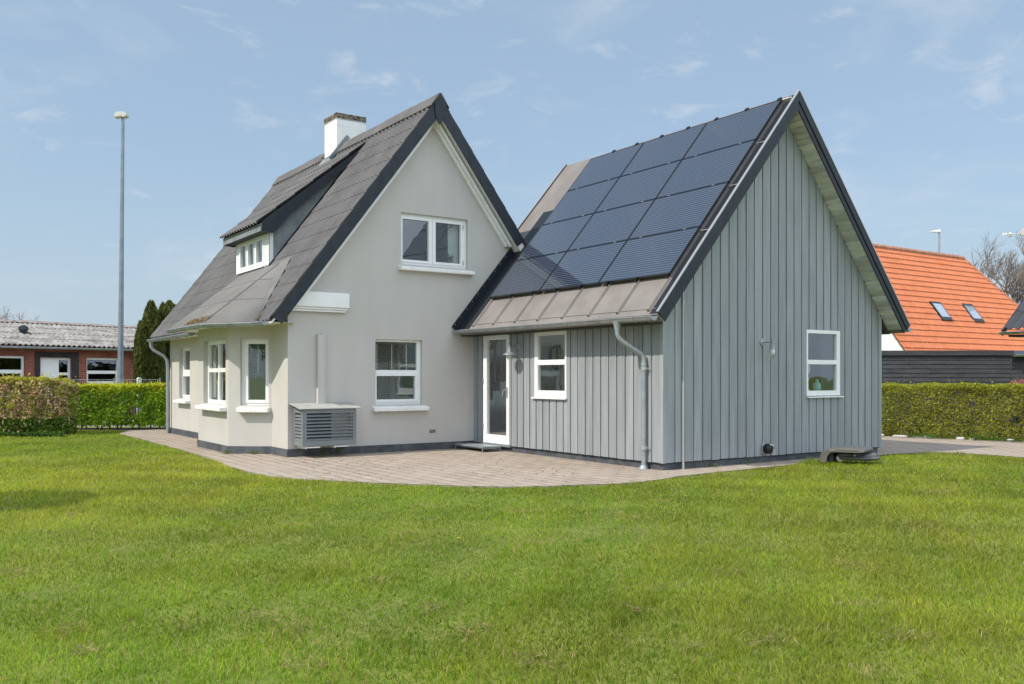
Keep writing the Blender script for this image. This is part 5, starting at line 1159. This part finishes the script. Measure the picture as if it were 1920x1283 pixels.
for k in range(15):
    za = .02+k*(zt2-.02)/15; mb.prism([FS2.p(-.6,za,.014), FS2.p(-.6,za+(zt2-.02)/15-.004,.004), FS2.p(-.6,za+(zt2-.02)/15-.004,-.05), FS2.p(-.6,za,-.05)], FS2.s*4)
mb.prism([FS2.p(-.6,0,-.051), FS2.p(-.6,zt2,-.051), FS2.p(-.6,zt2,-.1), FS2.p(-.6,0,-.1)], FS2.s*4); mb.build('boards', M['shed'], sh2)
mb = MB(); mb.prism([FS2.p(-.5,zt2,.25), FS2.p(-.5,zt2+.05,.25), FS2.p(-.5,zt2+.25,-2.5), FS2.p(-.5,zt2+.2,-2.5)], FS2.s*4); mb.build('roof', M['darkmetal'], sh2)
mb = MB(); gutter(mb, [FS2.p(3.5,zt2+.03,.30), FS2.p(0,zt2+.03,.30)], .06); mb.build('gutter', M['zinc'], sh2, smooth=True)
# neighbour's outbuilding: only the corner of its corrugated roof
cq = at(1879, 22, v=617); cp = thing('outbuilding', (cq.x+1.2,cq.y-2,0), 'outbuilding corner with dark corrugated roof and grey gutter at right edge', 'outbuilding')
Uc = Vector((1,0,.76)).normalized(); mb = MB(); corrugate(mb, cq, (0,-1,0), Uc, 5.0, 4, .75, .19, .035, .012, per=8, phase=PI)
mb.build('roof', noisy('dark_corrugated', (.035,.037,.045), (.05,.052,.06), 4, .45), cp, smooth=True)
mb = MB(); mb.prism([cq+Vector((.02,.03,-.03)), cq+Uc*3+Vector((.02,.03,-.03)), cq+Uc*3+Vector((.02,.03,-.16)), cq+Vector((.05,.03,-.17))], (0,-.03,0)); mb.build('barge_board', M['black'], cp)
mb = MB(); gutter(mb, [cq+Vector((-.05,-5,-.085)), cq+Vector((-.05,.02,-.085))], .058); mb.build('gutter', M['zinc'], cp, smooth=True)
mb = MB(); mb.box(cq.x+.55, cq.x+4, cq.y-5, cq.y-1.0, 0, cq.z+.25); mb.box(cq.x+.06, cq.x+.56, cq.y-5, cq.y-.12, cq.z-.2, cq.z-.15); mb.build('wall', M['shed'], cp)
# weather station on its mast
wq = at(1927, 19, 0); wz = 1.438+(706-437)/F_PX*19; ws = thing('weather_station', wq, 'white wind gauge on a thin mast at the right edge', 'weather station')
mb = MB(); mb.tube([wq, wq+Z*(wz-.02)], .018, 8); mb.build('mast', M['pale'], ws)
mb = MB(); tpp = wq+Z*wz-r_*.10; mb.tube([wq+Z*wz, tpp], .012, 6); mb.obox(tpp, r_*.045, f_*.04, Z*.055); mb.obox(tpp+Z*.07, r_*.02, f_*.02, Z*.025); mb.tube([tpp, tpp-r_*.27-Z*.04], .010, 6); e_ = tpp-r_*.28-Z*.05; mb.obox(e_, r_*.035, f_*.03, Z*.03); mb.tube([e_-Z*.03, e_-Z*.07-r_*.05], .006, 5); mb.build('sensor_arm', M['pale'], ws)
mb = MB()
for k in range(3): a = 2*PI*k/3+.4; mb.lathe([(.001,-.012),(.022,0),(.026,.014)], e_+(r_*cos(a)+f_*sin(a))*.055-r_*.03+Z*.03, 10, r_)
mb.prism([e_-r_*.10+Z*.02, e_-r_*.14+Z*.06, e_-r_*.15+Z*.0], f_*.006); mb.build('vane', M['white'], ws)
fp = at(1761, 57, 0); sl_ = thing('street_lamp', fp, 'distant grey street lamp rising behind the orange tiled roof', 'street lamp'); ft_ = 1.438+(706-433)/F_PX*57
mb = MB(); mb.tube([fp, fp+Z*ft_], [.10,.055], 10); mb.build('pole', M['zincpaint'], sl_, smooth=True)
mb = MB(); mb.prism([fp+Z*(ft_+z)+r_*x-f_*.1 for x, z in ((.06,.02),(.03,.07),(-.12,.06),(-.55,-.03),(-.56,-.08),(-.12,-.10),(.06,-.10))], f_*.2); mb.build('lamp_head', M['white'], sl_, bevel=.02)
# pink azalea over the hedge
q = at(1912, 20.5, 0); az = thing('azalea', q, 'pink flowering shrub showing above the right hedge', 'shrub')
n = 700; P = np.array(q+Z*1.16)+unit(n)*(.10+.16*rng.random((n,1)))*np.array((1,1,.9)); a, b = leafaxes(n, .022); cards('blossoms', P, a, b, np.where((rng.random(n)<.75)[:,None], np.array((.55,.16,.17)), np.array((.10,.14,.04)))*(.6+.7*rng.random((n,1))), M['leaf'], az)
mb = MB()
for k in range(6): mb.tube([q, q+Vector((random.uniform(-.1,.1),random.uniform(-.1,.1),.6)), q+Vector((random.uniform(-.15,.15),random.uniform(-.15,.15),1.2))], [.012,.01,.005], 5)
mb.build('stems', M['bark'], az)

# ------------------------------------------------------------------ garden trees just left of the view (their shade falls on the lawn)
def bushtree(p, h, R, label, n=9000, seed=1):
    p = Vector(p); t = thing('garden_tree', p, label, 'tree'); c = unit(n)*(R*rng.random((n,1))**.4)*np.array((1,1,.8)); c += np.array((0,0,h-R*.7)); c *= (1+.15*wav(c,3,seed))[:,None]**0+0
    a, b = leafaxes(n, .05); cards('crown', np.array(p)+c, a, b, np.array((.08,.14,.03))*(.5+.9*rng.random((n,1))), M['leaf'], t)
    mb = MB(); mb.tube([p, p+Z*h*.6], [.09,.05], 8)
    for k in range(6): a = k*1.05; mb.tube([p+Z*h*.5, p+Z*h*.75+Vector((cos(a),sin(a),0))*R*.6], [.03,.01], 5)
    mb.build('trunk', M['bark'], t)
bushtree((-11.7,2.0,0), 3.6, .95, 'small leafy garden tree left of the view beside the lawn', n=26000, seed=2)
